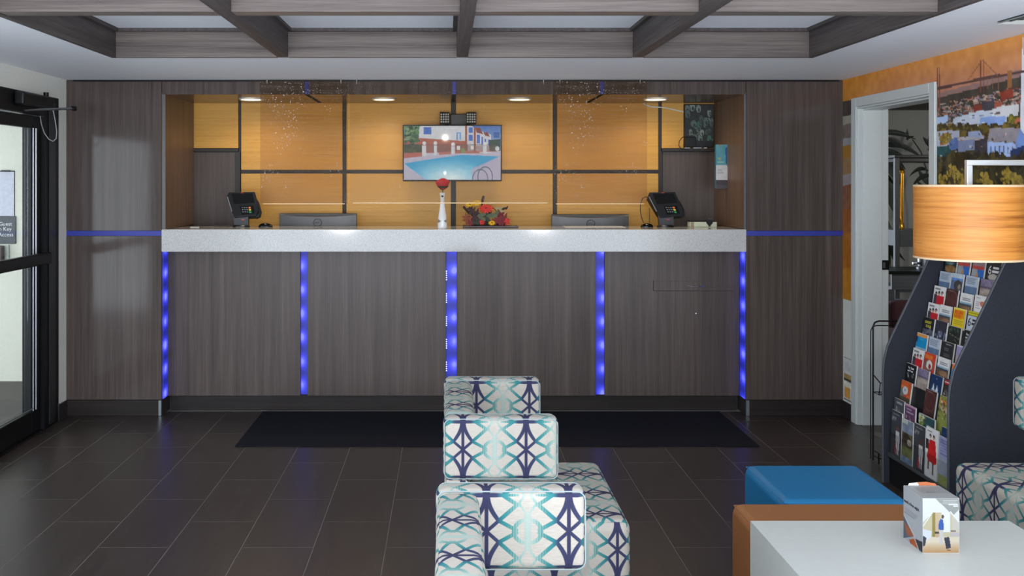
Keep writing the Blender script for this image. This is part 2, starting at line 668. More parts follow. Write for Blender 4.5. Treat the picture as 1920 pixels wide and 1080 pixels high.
def fabric_mat():
    """woven lattice of navy spindles, teal diagonals and pale rings on ivory"""
    m, nt, bs, out = newmat('lattice_upholstery')
    uvn = nt.nodes.new('ShaderNodeUVMap')
    uvn.uv_map = 'UVMap'
    sp = nt.nodes.new('ShaderNodeSeparateXYZ')
    nt.links.new(uvn.outputs[0], sp.inputs[0])
    U, V = N(nt, sp.outputs[0]), N(nt, sp.outputs[1])
    s = (U + 0.5).op('FLOORED_MODULO', 1.0) - 0.5
    s = s.abs()                                    # 0 navy axis .. 0.5 pale column
    w = (V.op('FLOORED_MODULO', 1.0) - 0.5).abs()   # 0 crossing .. 0.5 band

    def seg(ax, ay, bx, by):
        dx, dy = bx - ax, by - ay
        L = dx * dx + dy * dy
        k = (((s - ax) * dx + (w - ay) * dy) / L).clamp()
        ex = s - ax - k * dx
        ey = w - ay - k * dy
        return (ex * ex + ey * ey).sqrt()

    navy = (s - 0.0).abs() - 0.024
    d1 = seg(0.0, 0.0, 0.15, 0.15) - 0.024
    cv = ((w * -1.0 + 0.47) / 0.32).mx(0.0)
    d2 = (s - (cv ** 1.7) * 0.135 - 0.015).abs() * 0.8 - 0.026 + ((w * -1.0 + 0.15).mx(0.0)) * 4.0
    d3 = seg(0.15, 0.15, 0.37, 0.37) - 0.027
    d4 = seg(0.15, 0.15, 0.36, 0.02) - 0.027
    d5 = seg(0.20, 0.50, 0.38, 0.37) - 0.026
    ds = s - 0.5
    rr = (ds * ds + w * w).sqrt()
    d6 = (rr - 0.165).abs() - 0.027
    dd = ds.abs() * 1.0 + (w - 0.39).abs() * 0.62
    col = (s - 0.5).abs() - 0.040
    d7 = col.mx(dd * -1.0 + 0.085)
    d8 = ((dd - 0.105).abs() - 0.018)
    d9 = (w - 0.5).abs() - 0.034 * 0.8 + (s - 0.1).mx(0.0) * 0.05
    d9 = d9.mx(s - 0.40)
    dmin = navy
    for d in (d1, d2, d3, d4, d5, d6, d7, d8, d9):
        dmin = dmin.mn(d)
    mask = dmin.step(0.006, -0.006)
    # striations across the lighter column
    st = (U * 62.0 * PI).op('SINE').step(-0.2, 0.5)
    far = s.step(0.24, 0.34)
    mask = mask * (far * st * -0.35 + 1.0) * (s.step(0.40, 0.47) * -0.3 + 1.0)
    colr = ramp(nt, s, [(0.0, lin((46, 45, 70))), (0.13, lin((48, 54, 80))), (0.19, lin((44, 106, 110))), (0.33, lin((66, 124, 120))), (0.43, lin((122, 154, 147))), (0.5, lin((134, 163, 155)))])
    wv = noise(nt, (60, 900, 900), 1.0, 2.0)
    base = ramp(nt, wv, [(0.3, lin((156, 149, 139))), (0.7, lin((171, 164, 154)))])
    mix = nt.nodes.new('ShaderNodeMix')
    mix.data_type = 'RGBA'
    nt.links.new(mask.v, mix.inputs[0])
    nt.links.new(base, mix.inputs[6])
    nt.links.new(colr, mix.inputs[7])
    nt.links.new(mix.outputs[2], bs.inputs['Base Color'])
    bs.inputs['Roughness'].default_value = 0.85
    bs.inputs['Specular IOR Level'].default_value = 0.15
    bump(nt, bs, wv, 0.15, 0.001)
    return m


M_FAB = fabric_mat()


def shade_mat():
    m, nt, bs, out = newmat('wood_veneer_shade')
    a = noise(nt, (2.2, 2.2, 60), 1.0, 5.0, rough=0.65)
    b = noise(nt, (6, 6, 190), 1.0, 3.0)
    f = a * 0.7 + b * 0.3
    nt.links.new(ramp(nt, f, [(0.3, lin((150, 84, 28))), (0.46, lin((200, 126, 52))), (0.6, lin((216, 146, 68))), (0.72, lin((168, 98, 40)))]), bs.inputs['Base Color'])
    bs.inputs['Roughness'].default_value = 0.5
    return m


M_SHADE = shade_mat()
M_SHTRIM = pm('pale_shade_edging', (226, 196, 158), 0.6, var=0.03)
M_BLUEV = pm('blue_vinyl', (8, 100, 146), 0.42, var=0.06, scale=180, bmp=0.05)
M_BROWNV = pm('brown_vinyl', (138, 88, 48), 0.45, var=0.07, scale=180, bmp=0.05)
M_WTABLE = pm('white_laminate', (178, 180, 175), 0.3, var=0.02)
M_CARPET = pm('charcoal_rack_covering', (52, 54, 61), 0.9, var=0.25, scale=420, bmp=0.2, spec=0.15)
M_MAT = pm('black_entrance_mat', (22, 23, 30), 0.9, var=0.3, scale=300, bmp=0.3, spec=0.15)
M_CLEAR = glassy('clear_acrylic', (0.93, 0.94, 0.95), 1.3)
M_PLEXI = glassy('scratched_acrylic', (0.88, 0.83, 0.77), 1.1, dirt=1.0)
M_PLEXI2 = glassy('clean_acrylic', (0.94, 0.92, 0.89), 1.12, dirt=0.25)
M_DOWN = emis('lit_downlight', (255, 226, 180), 6.0)

# ================================================================== THE SETTING
PW = 6.29       # front face of the reception wall
PR = 6.41       # recessed counter front
PB = 7.00       # office wall panels
XL, XR = -2.559, 2.648
ZC = 2.25


def px(x, y):          # metres across, for a point measured in the photograph at distance y
    return (x - 840.0) / KF * y


def pz(v, y):
    return H - (v - 340.0) / KF * y


# ---- floor: tiles in half bond on a grout bed
floor = struct(G().box(-6.0, 5.6, 1.4, 8.2, -0.12, -0.0006).build('floor', M_GROUT, smooth=0))
TW, TL, GAP = 0.309, 0.608, 0.0032
tile_mesh = {}


def tile(x0, x1, y0, y1):
    key = (round(x1 - x0, 3), round(y1 - y0, 3))
    if key not in tile_mesh:
        o = G().box(0, x1 - x0, 0, y1 - y0, -0.006, 0.0, 0.0004, 1).build('tile', M_TILE, floor, smooth=0)
        tile_mesh[key] = o.data
    else:
        o = bpy.data.objects.new('tile', tile_mesh[key])
        COL.objects.link(o)
        o.parent = floor
    o.location = (x0, y0, 0)


for k in range(-5, 13):
    xa, xb = -1.195 + TW * k, -1.195 + TW * (k + 1)
    xa, xb = max(xa + GAP / 2, XL + 0.002), min(xb - GAP / 2, XR - 0.002)
    if xb - xa < 0.03:
        continue
    off = 4.33 if k % 2 == 0 else 4.634
    for j in range(-7, 5):
        ya, yb = off + TL * j + GAP / 2, off + TL * (j + 1) - GAP / 2
        ya, yb = max(ya, 1.4), min(yb, 6.40)
        if yb - ya > 0.03:
            tile(xa, xb, ya, yb)

part_e = G().box(-6.0, XL - 0.125, 1.0, 7.36, -0.0005, 0.0).build('entry_flooring', M_DFLOOR, floor, smooth=0)
G().box(XR + 0.165, 5.5, 3.0, 7.9, -0.0005, 0.0).build('lounge_flooring', M_DFLOOR, floor, smooth=0)

# ---- ceiling with a sunk coffer tray
CX0, CX1, CY0, CY1 = -1.822, 1.978, 1.2, 5.09
ZT = 2.394
g = G()
g.box(-3.0, CX0, -1.0, 7.3, ZC, ZC + 0.2)
g.box(CX1, 3.0, -1.0, 7.3, ZC, ZC + 0.2)
g.box(CX0, CX1, CY1, 7.3, ZC, ZC + 0.2)
g.box(CX0, CX1, -1.0, CY0, ZC, ZC + 0.2)
ceiling = struct(g.build('ceiling', M_CEIL, smooth=0))
BX = [CX0, -0.893, 0.078, 1.028, CX1]
BYS = [(1.2, 2.27), (2.36, 3.73), (3.82, 5.09)]


def part(name, g, mat, parent, **k):
    return g.build(name, mat, parent, **k)


# boards lining the tray
part('beam', G().box(CX0, CX0 + 0.03, CY0, CY1, ZC - 0.012, ZT, 0.002, 1), M_LAMY, ceiling)
part('beam', G().box(CX1 - 0.03, CX1, CY0, CY1, ZC - 0.012, ZT, 0.002, 1), M_LAMY, ceiling)
for i in range(4):
    a = BX[i] + 0.03
    b = BX[i + 1] - 0.03
    part('beam', G().box(a, b, CY1 - 0.03, CY1, ZC - 0.012, ZT, 0.002, 1), M_LAMH, ceiling)
    for (y0, y1) in ((2.27, 2.36), (3.73, 3.82)):
        part('beam', G().box(a, b, y0, y1, ZC - 0.006, ZT, 0.002, 1), M_LAMH, ceiling)
    for (y0, y1) in BYS:
        yb = y1 - (0.03 if y1 == CY1 else 0)
        p = part('coffer_panel', G().box(a, b, y0, yb, ZT, ZT + 0.03), M_CEIL, ceiling, smooth=0)
        m = G()
        t = 0.022
        m.box(a, a + t, y0, yb, ZT - 0.018, ZT)
        m.box(b - t, b, y0, yb, ZT - 0.018, ZT)
        m.box(a + t, b - t, y0, y0 + t, ZT - 0.018, ZT)
        m.box(a + t, b - t, yb - t, yb, ZT - 0.018, ZT)
        m.build('moulding', M_LAMY, p)
for x in BX[1:4]:
    part('beam', G().box(x - 0.03, x + 0.03, CY0, CY1, ZC - 0.009, ZT, 0.002, 1), M_LAMY, ceiling)

# ---- reception wall: laminate panels around a wide serving opening
wall_back = sroot('wall_back')
OX0, OX1 = -1.919, 1.998      # opening between the side panels
RX0, RX1 = -1.894, 1.984      # faces of the returns
ZO = 2.152                    # underside of the header
g = G()
g.box(XL, OX0, PW + 0.012, 7.05, 0, ZC)
g.box(OX1, XR, PW + 0.012, 7.05, 0, ZC)
g.box(OX0, OX1, PW + 0.012, 7.0, ZO + 0.012, ZC)
part('wall_core', g, M_BODY, wall_back, smooth=0)
ZK = 0.106
for (x0, x1) in ((XL, OX0), (OX1, XR)):
    part('panel', G().box(x0 + 0.001, x1 - 0.001, PW, PW + 0.011, ZK, 1.204, 0.0015, 1), M_LAMG, wall_back)
    part('panel', G().box(x0 + 0.001, x1 - 0.001, PW, PW + 0.011, 1.239, ZC - 0.003, 0.0015, 1), M_LAMG, wall_back)
    part('accent_strip', G().box(x0 + 0.001, x1 - 0.001, PW + 0.003, PW + 0.011, 1.205, 1.238), M_BLUEP, wall_back, smooth=0)
    part('plinth', G().box(x0 + 0.001, x1 - 0.001, PW - 0.006, PW + 0.011, 0.0, ZK - 0.002, 0.002, 1), M_KICK, wall_back)
part('corner_bead', G().box(OX0 - 0.02, OX0 + 0.001, PW - 0.009, PW + 0.011, 0, ZK - 0.002, 0.002, 1), M_ALU, wall_back)
part('corner_bead', G().box(OX1 - 0.001, OX1 + 0.02, PW - 0.009, PW + 0.011, 0, ZK - 0.002, 0.002, 1), M_ALU, wall_back)
# header fascia in four panels with blue inlays between, and the soffit behind it
HG = [(-0.961, -0.933), (0.029, 0.054), (1.019, 1.047)]
hx = [OX0 + 0.002, HG[0][0], HG[0][1], HG[1][0], HG[1][1], HG[2][0], HG[2][1], OX1 - 0.002]
for i in range(4):
    a, b = hx[2 * i] + 0.001, hx[2 * i + 1] - 0.001
    part('header_panel', G().box(a, b, PW, PW + 0.011, ZO, ZC - 0.003, 0.0015, 1), M_LAMG, wall_back)
    part('soffit_panel', G().box(max(a, RX0), min(b, RX1), PW + 0.012, 6.999, ZO, ZO + 0.011, 0.0015, 1), M_SOFF, wall_back)
for (a, b) in HG:
    part('accent_strip', G().box(a, b, PW + 0.004, PW + 0.011, ZO + 0.002, ZC - 0.003), M_BLUEP, wall_back, smooth=0)
part('ceiling_trim', G().box(XL + 0.05, XR - 0.03, PW - 0.006, PW - 0.0005, ZC - 0.012, ZC - 0.001), M_BLACKM, wall_back)
# returns
part('return_panel', G().box(OX0 + 0.0005, RX0, PW + 0.0005, 6.998, 1.25, ZO + 0.011, 0.0012, 1), M_RET, wall_back)
part('return_panel', G().box(RX1, OX1 - 0.0005, PW + 0.0005, 6.998, 1.25, ZO + 0.011, 0.0012, 1), M_RET, wall_back)
for (x0, x1) in ((RX0 - 0.018, RX0 + 0.0015), (RX1 - 0.0015, RX1 + 0.012)):
    part('edge_bead', G().box(x0, x1, PW - 0.003, PW + 0.001, 1.25, ZO), M_EDGEB, wall_back)

# ---- office wall behind the counter
wall_office = sroot('wall_office')
part('wall_core', G().box(-2.0, 2.1, PB + 0.02, PB + 0.12, 0, 2.249), M_BAND, wall_office, smooth=0)


def opanel(x0, x1, y0, y1, mat, d=0.0):
    part('panel', G().box(px(x0, PB), px(x1, PB), PB + d, PB + 0.019, pz(y1, PB), pz(y0, PB), 0.002, 1), mat, wall_office)


CB = [(452, 642), (649.5, 845.5), (855, 1036.5), (1044.5, 1234.5)]
for (a, b) in CB:
    opanel(a, b, 193, 318.5, M_HONEY)
    opanel(a, b, 325.5, 640, M_HONEY)
opanel(352, 446.5, 193, 278, M_HONEY)
opanel(1241, 1342, 193, 278, M_HONEY)
opanel(352, 441, 285, 640, M_LAM, 0.002)
opanel(1243, 1342, 284.5, 640, M_LAM, 0.002)
part('shelf_edge', G().box(px(352, PB), px(447, PB), PB - 0.012, PB + 0.019, pz(284, PB), pz(279, PB)), M_BAND, wall_office)
part('shelf_edge', G().box(px(1240, PB), px(1342, PB), PB - 0.03, PB + 0.019, pz(283.5, PB), pz(278.5, PB)), M_BAND, wall_office)
part('upright_strip', G().box(px(441, PB), px(451, PB), PB - 0.004, PB + 0.019, pz(640, PB), pz(285, PB)), M_BAND, wall_office)

# ---- entrance wall on the left, with its glass door
DY0, DY1, DZ = 4.2, 6.144, 2.112
g = G()
g.box(XL - 0.12, XL, DY1, PW + 0.012, 0, ZC)
g.box(XL - 0.12, XL, 0.6, DY0, 0, ZC)
g.box(XL - 0.12, XL, DY0, DY1, DZ, ZC)
wall_left = struct(g.build('wall_left', M_WHITEW, smooth=0))
bl = struct(G().box(XL, XL + 0.012, DY1 + 0.005, PW - 0.008, 0, 0.105, 0.002, 1).build('baseboard_left', M_KICK))
part('end_cap', G().box(XL - 0.001, XL + 0.0135, DY1 - 0.012, DY1 + 0.006, 0, 0.118, 0.002, 1), M_STEEL, bl)

door_1 = sroot('door_1')
XD = XL - 0.01
part('jamb', G().box(XL - 0.13, XL + 0.012, 5.925, DY1 - 0.001, 0, DZ, 0.003, 1), M_BLACKM, door_1)
part('jamb_cover', G().box(XL + 0.012, XL + 0.02, 5.985, 6.075, 0.02, DZ - 0.04, 0.003, 1), pm('dark_grey_metal', (48, 49, 52), 0.35, 0.4), door_1)
part('header', G().box(XL - 0.13, XL + 0.012, DY0, 5.924, 1.985, DZ, 0.003, 1), M_BLACKM, door_1)
part('threshold', G().box(XL - 0.13, XL + 0.014, DY0, 5.924, 0.0, 0.009, 0.002, 1), M_BLACKM, door_1)
leaf_y1 = 5.915
part('stile', G().box(XD - 0.045, XD, 5.79, leaf_y1, 0.012, 1.975, 0.004, 1), M_BLACKM, door_1)
part('stile', G().box(XD - 0.045, XD, DY0 + 0.02, DY0 + 0.13, 0.012, 1.975, 0.004, 1), M_BLACKM, door_1)
part('top_rail', G().box(XD - 0.045, XD, DY0 + 0.131, 5.789, 1.90, 1.975, 0.004, 1), M_BLACKM, door_1)
part('bottom_rail', G().box(XD - 0.045, XD, DY0 + 0.131, 5.789, 0.012, 0.15, 0.004, 1), M_BLACKM, door_1)
for y in (5.808, 5.848):
    part('glazing_bead', G().cyl((XD + 0.002, y, 0.15), (XD + 0.002, y, 1.90), 0.0055, seg=8), M_ALU, door_1)
part('glazing_bead', G().cyl((XD + 0.002, DY0 + 0.14, 0.165), (XD + 0.002, 5.80, 0.165), 0.004, seg=8), M_ALU, door_1)
part('glass', G().box(XD - 0.028, XD - 0.02, DY0 + 0.131, 5.789, 0.15, 1.90), M_GLASS, door_1, smooth=0)
pb = part('push_bar', G().box(XD + 0.035, XD + 0.085, 4.35, 5.90, 1.055, 1.125, 0.012, 3), M_BLACKM, door_1)
for y in (4.42, 5.84):
    G().box(XD, XD + 0.05, y - 0.03, y + 0.03, 1.065, 1.115, 0.004, 1).build('bracket', M_BLACKM, pb)
cl = part('door_closer', G().box(XL + 0.012, XL + 0.075, 5.50, 5.93, 2.02, 2.10, 0.014, 3), M_BLACK, door_1)
G().cyl((XL + 0.05, 5.86, 2.098), (XL + 0.05, 5.86, 2.125), 0.016).build('cap', M_BLACK, cl)
G().cyl((XL + 0.02, 5.62, 1.995), (-2.345, 5.88, 2.027), 0.008, seg=10).build('closer_arm', M_STEEL, cl)
G().cyl((-2.352, 5.873, 2.026), (-2.335, 5.89, 2.028), 0.015, seg=12).build('arm_end', M_BLACK, cl)
pts = []
for (x, y) in ((76, 218), (78, 232), (84, 250), (92, 261), (100, 265), (106, 260), (107, 247), (104, 225), (100, 206), (97, 197)):
    pts.append((px(x, 5.93), 5.93 - 0.03 * (x - 76) / 30 * 0, pz(y, 5.93)))
pts = [(p[0] * 1.0, 5.925 + 0.0, p[2]) for p in pts]
part('cable', G().tube(pts, 0.0035, 6), pm('grey_cable', (150, 152, 150), 0.4), door_1)

# ---- vestibule seen through the door
VW = 7.37
wv = struct(G().box(-6.0, XL - 0.12, VW, VW + 0.1, 0, ZC).build('wall_vestibule', M_CREAM, smooth=0))
struct(G().box(-6.0, -3.0, 2.6, VW, ZC, ZC + 0.1).build('ceiling_vestibule', M_CEIL, smooth=0))
sg = thing('key_access_sign', 'dark grey wall sign with pale words about key access, seen through the glass door', 'sign', (-3.6, VW, 1.17))
SX1 = px(30.5, VW)
G().box(-3.82 + 3.6, SX1 + 3.6, -0.012, 0.0, pz(457, VW) - 1.17, pz(405, VW) - 1.17, 0.003, 1).build('sign_plate', pm('slate_grey_plastic', (62, 66, 72), 0.5), sg)
for i, w_ in enumerate(('Guest', 'In Key', 'Access')):
    yy = (423, 432.5, 443)[i]
    lettering(w_, 0.042, M_LETW, sg, (px((24, 23, 26.5)[i], VW) + 3.6, -0.0125, pz(yy, VW) - 1.17), (1, 0, 0), (0, 0, 1), align='RIGHT')
ph = thing('wall_notice', 'white paper notice in a clear holder above the key access sign', 'notice', (-3.55, VW, 1.47))
G().box(-3.80 + 3.55, px(27, VW) + 3.55, -0.006, -0.001, pz(410, VW) - 1.47, pz(322, VW) - 1.47).build('sheet', pm('lavender_white_paper', (190, 190, 204), 0.5), ph)
G().box(-3.80 + 3.55, px(28, VW) + 3.55, -0.004, 0.0, pz(411, VW) - 1.47, pz(320, VW) - 1.47, 0.001, 1).build('holder_back', M_BLACK, ph)
G().box(px(4, VW) + 3.55, px(20, VW) + 3.55, -0.02, -0.006, pz(322, VW) - 1.47, pz(319, VW) - 1.47).build('clip', M_BLACK, ph)
ic = thing('intercom_box', 'small pale intercom box with brown front below the key access sign', 'intercom', (-3.6, VW, 0.98))
G().box(-3.80 + 3.6, px(11, VW) + 3.6, -0.075, -0.02, pz(490, VW) - 0.98, pz(460, VW) - 0.98, 0.006, 2).build('front_shell', pm('brown_plastic', (70, 56, 50), 0.5), ic)
G().box(-3.80 + 3.6, px(18, VW) + 3.6, -0.02, 0.0, pz(490, VW) - 0.98, pz(459, VW) - 0.98, 0.004, 1).build('back_box', pm('pale_grey_plastic', (190, 196, 190), 0.5), ic)
G().box(-3.78 + 3.6, px(8, VW) + 3.6, -0.079, -0.075, pz(476, VW) - 0.98, pz(469, VW) - 0.98).build('window', pm('pale_label', (170, 160, 150), 0.5), ic)

# ---- right wall: cased opening and printed mural
OY0, OY1, OZ = 5.14, 6.06, 2.05
g = G()
g.box(XR, XR + 0.16, OY1, PW + 0.012, 0, ZC)
g.box(XR, XR + 0.16, 0.6, OY0, 0, ZC)
g.box(XR, XR + 0.16, OY0, OY1, OZ, ZC)
wall_right = struct(g.build('wall_right', M_WHITEW, smooth=0))
struct(G().box(XR - 0.012, XR, OY1 + 0.078, PW - 0.008, 0, 0.105, 0.002, 1).build('baseboard_right', M_KICK))
# mural
MY1, MY0, MZ1, MZ0 = PW - 0.002, 3.0, ZC - 0.002, 0.785


def wp(x, y):
    Y = XR * KF / (x - 840.0)
    Z = H - (y - 340.0) * Y / KF
    return ((MY1 - Y) / (MY1 - MY0), (MZ1 - Z) / (MZ1 - MZ0))


P = Print(560, 250, (70, 64, 46))
vz = lambda z: (MZ1 - z) / (MZ1 - MZ0)
P.grad(0, vz(2.02), (206, 138, 66), (186, 126, 108))
P.fill(((P.u < 0.22) & (P.v < vz(2.06))).astype(float) * np.clip(1 - P.u / 0.22, 0, 1), (190, 122, 34), 0.8)


def MP(pts, c, al=1.0):
    P.poly([wp(*p) for p in pts], c, al)


MP([(1757, 176), (1830, 156), (1920, 128), (1960, 120), (1960, 190), (1757, 200)], (150, 118, 112))
MP([(1757, 184), (1830, 166), (1920, 142), (1960, 130), (1960, 200), (1757, 215)], (74, 66, 58))
# town: rows of small houses between horizon and the big white roofs
q = random.Random(5)
cols = [(150, 140, 136), (170, 110, 86), (118, 58, 46), (88, 84, 84), (190, 168, 150), (64, 62, 52), (140, 134, 150), (60, 56, 46), (176, 132, 112)]
for i in range(900):
    x = q.uniform(1750, 1990)
    t = q.random()
    y0 = 196 + (1757 - x) * 0.22 + t * 34
    w_ = q.uniform(2, 8)
    h_ = q.uniform(1.6, 5) * (0.7 + 0.5 * t)
    MP([(x, y0), (x + w_, y0 - 1.5), (x + w_, y0 + h_ - 1.5), (x, y0 + h_)], q.choice(cols))
MP([(1876, 172), (1900, 166), (1902, 182), (1878, 188)], (140, 62, 46))
MP([(1827, 198), (1845, 194), (1845, 208), (1827, 211)], (128, 56, 44))
MP([(1866, 194), (1880, 190), (1880, 206), (1866, 208)], (160, 86, 66))
MP([(1842, 192), (1866, 186), (1866, 206), (1842, 210)], (66, 62, 70))
# white flat roofs
MP([(1757, 220), (1778, 216), (1778, 228), (1757, 236)], (176, 196, 230))
MP([(1757, 232), (1800, 226), (1800, 238), (1757, 242)], (150, 146, 146))
MP([(1788, 222), (1836, 208), (1890, 205), (1888, 228), (1842, 242), (1788, 232)], (196, 204, 218))
MP([(1838, 222), (1888, 210), (1886, 232), (1840, 244)], (140, 168, 222))
MP([(1855, 208), (1880, 198), (1912, 196), (1910, 216), (1870, 220)], (204, 204, 206))
MP([(1866, 212), (1876, 209), (1876, 214), (1866, 216)], (90, 74, 66))
q = random.Random(31)
for i in range(26):
    x, y = q.uniform(1792, 1886), q.uniform(210, 238)
    MP([(x, y), (x + 5, y - 1), (x + 5, y + 0.8), (x, y + 1.6)], q.choice([(150, 156, 170), (214, 220, 228), (120, 140, 180), (96, 96, 100)]))
for i in range(40):
    u, v = wp(q.uniform(1892, 1912), q.uniform(218, 240))
    P.ell(u, v, 0.004, 0.007, q.choice([(112, 110, 40), (92, 88, 36), (136, 122, 48)]))
MP([(1904, 224), (1916, 220), (1916, 232), (1904, 232)], (186, 104, 78))
# tree belt and near roofs
q = random.Random(9)
for i in range(420):
    x, y = q.uniform(1752, 2100), q.uniform(236, 254)
    u, v = wp(x, y)
    P.ell(u, v, q.uniform(.003, .008), q.uniform(.006, .014), q.choice([(74, 66, 34), (104, 88, 40), (60, 52, 34), (130, 104, 44)]))
MP([(1757, 246), (1800, 244), (1800, 262), (1757, 282)], (176, 180, 196))
MP([(1764, 254), (1778, 248), (1778, 268), (1764, 274)], (172, 104, 70))
MP([(1780, 262), (1800, 256), (1806, 278), (1780, 282)], (96, 122, 172))
MP([(1796, 258), (1846, 254), (1846, 262), (1798, 264)], (176, 170, 172))
MP([(1816, 248), (1838, 246), (1846, 258), (1816, 258)], (150, 160, 190))
MP([(1798, 264), (1828, 262), (1828, 282), (1798, 284)], (128, 138, 168))
MP([(1830, 264), (1850, 258), (1854, 300), (1826, 300)], (66, 62, 70))
MP([(1858, 240), (1914, 240), (1906, 268), (1852, 266)], (146, 138, 144))
MP([(1852, 266), (1906, 268), (1906, 292), (1852, 300)], (164, 186, 228))
for i in range(6):
    MP([(1858 + i * 8, 274), (1860 + i * 8, 274), (1860 + i * 8, 288), (1858 + i * 8, 288)], (90, 110, 160))
MP([(1906, 268), (1914, 240), (1925, 262), (1990, 262), (1990, 300), (1906, 292)], (120, 150, 210))
MP([(1914, 240), (1916, 150), (1919, 60), (1923, 150), (1925, 260)], (214, 216, 222))
MP([(1896, 282), (1922, 272), (1960, 276), (1960, 300), (1896, 300)], (46, 60, 100))
MP([(1757, 274), (1778, 274), (1786, 284), (1770, 300), (1757, 298)], (38, 80, 82))
# foreground trees
q = random.Random(77)
for i in range(70):
    x, y = q.uniform(1757, 1905), q.uniform(250, 296)
    MP([(x, y), (x + q.uniform(1, 5), y - 0.8), (x + q.uniform(1, 5), y + q.uniform(1, 4)), (x, y + 3)], q.choice([(196, 198, 208), (60, 66, 84), (140, 150, 176), (90, 84, 80), (170, 110, 84), (56, 56, 48)]), 0.8)
q = random.Random(21)
for i in range(1500):
    x, y = q.uniform(1752, 2250), q.uniform(292, 420)
    u, v = wp(x, y)
    P.ell(u, v, q.uniform(.004, .012), q.uniform(.008, .022), q.choice([(52, 48, 34), (66, 60, 38), (44, 40, 32), (86, 76, 40), (60, 50, 30)]))
for (x, y) in ((1768, 338), (1790, 326), (1806, 336), (1848, 340), (1886, 326), (1896, 334), (1772, 262), (1910, 344)):
    for i in range(26):
        u, v = wp(x + q.gauss(0, 5), y + q.gauss(0, 7))
        P.ell(u, v, q.uniform(.002, .005), q.uniform(.004, .010), q.choice([(150, 126, 52), (122, 104, 46), (166, 140, 60)]))
# bridge
for (x, y0, y1) in ((1758.5, 127, 212), (1762.5, 126, 210), (1840, 113, 174), (1845.5, 111, 172)):
    MP([(x - 0.9, y0), (x + 0.9, y0), (x + 1.1, y1), (x - 1.1, y1)], (128, 78, 62))
for (a, b) in (((1757, 167), (1790, 159)), ((1790, 159), (1840, 149)), ((1840, 149), (1920, 134)), ((1920, 134), (2000, 120))):
    P.line(wp(*a), wp(*b), 0.0055, (92, 66, 62), 2.24)
for x in (1852, 1862, 1872, 1884):
    MP([(x, 146), (x + 1.2, 146), (x + 1.2, 168), (x, 168)], (142, 98, 66))
MP([(1890, 134), (1898, 132), (1898, 164), (1890, 166)], (150, 100, 58))
P.line(wp(1843, 112), wp(1872, 142), 0.002, (150, 98, 74), 2.24)
P.line(wp(1843, 112), wp(1815, 152), 0.002, (150, 98, 74), 2.24)
# the strip between the corner and the door casing
for (y0, y1, c) in ((192, 220, (70, 62, 58)), (220, 236, (150, 146, 132)), (236, 262, (112, 100, 92)), (262, 276, (150, 148, 150)), (276, 300, (160, 118, 50)), (300, 330, (150, 118, 84)), (330, 350, (150, 140, 140)), (350, 395, (128, 84, 60)), (395, 440, (140, 84, 36)), (440, 505, (158, 96, 30)), (505, 570, (176, 116, 30))):
    MP([(1575, y0), (1601, y0 - 6), (1601, y1 - 6), (1575, y1)], c)
P.mottle(10, 90, 4)
P.mottle(8, 30, 6)
mur = P.mesh('mural', (XR - 0.003, MY1, MZ1), (0, -(MY1 - MY0), 0), (0, 0, -(MZ1 - MZ0)), M_PRINTM, wall_right,
             hole=lambda co: (co[..., 1] > OY0 - 0.06) & (co[..., 1] < OY1 + 0.07) & (co[..., 2] < OZ + 0.05))
P = Print(14, 40, (206, 206, 202))
P.rect(0, 0, 1, 0.02, (110, 110, 108))
P.rect(0.1, 0.10, 0.9, 0.28, (196, 196, 194)).rect(0, .34, 1, .46, (170, 140, 96)).rect(0, .46, 1, .5, (60, 56, 50)).rect(0, .52, 1, .62, (226, 220, 206)).rect(0.1, .62, .7, .86, (206, 150, 70)).rect(0, .88, 1, .92, (70, 66, 60))
P.mottle(14, 14, 2)
P.mesh('mural_lower_strip', (XR - 0.003, 6.272, pz(672, 6.2)), (0, -0.13, 0), (0, 0, -(pz(672, 6.2) - pz(760, 6.2))), M_PRINTM, wall_right)

door_2 = sroot('door_2')
JD = 0.19
part('casing', G().box(XR - 0.016, XR - 0.0005, OY1, OY1 + 0.072, 0, OZ + 0.06, 0.003, 1), M_TRIM, door_2)
part('casing', G().box(XR - 0.016, XR - 0.0005, OY0 - 0.06, OY0, 0, OZ + 0.06, 0.003, 1), M_TRIM, door_2)
part('casing', G().box(XR - 0.016, XR - 0.0005, OY0, OY1, OZ, OZ + 0.06, 0.003, 1), M_TRIM, door_2)
part('jamb', G().box(XR - 0.01, XR + JD, OY1 - 0.012, OY1 - 0.0005, 0, OZ - 0.001, 0.002, 1), M_TRIM, door_2)
part('jamb', G().box(XR - 0.01, XR + JD, OY0 + 0.0005, OY0 + 0.012, 0, OZ - 0.001, 0.002, 1), M_TRIM, door_2)
part('jamb', G().box(XR - 0.01, XR + JD, OY0 + 0.012, OY1 - 0.012, OZ - 0.013, OZ - 0.001, 0.002, 1), M_TRIM, door_2)
part('door_stop', G().box(XR + 0.02, XR + 0.145, OY1 - 0.022, OY1 - 0.012, 0, OZ - 0.013, 0.002, 1), M_TRIM, door_2)
part('door_stop', G().box(XR + 0.02, XR + 0.145, OY0 + 0.012, OY1 - 0.022, OZ - 0.023, OZ - 0.013, 0.002, 1), M_TRIM, door_2)
part('strike_plate', G().box(XR + 0.148, XR + JD + 0.004, OY1 - 0.0145, OY1 - 0.012, 1.0, 1.062, 0.001, 1), M_BLACKM, door_2)
part('strike_hole', G().box(XR + 0.153, XR + 0.168, OY1 - 0.0155, OY1 - 0.0135, 1.012, 1.048), M_STEEL, door_2)

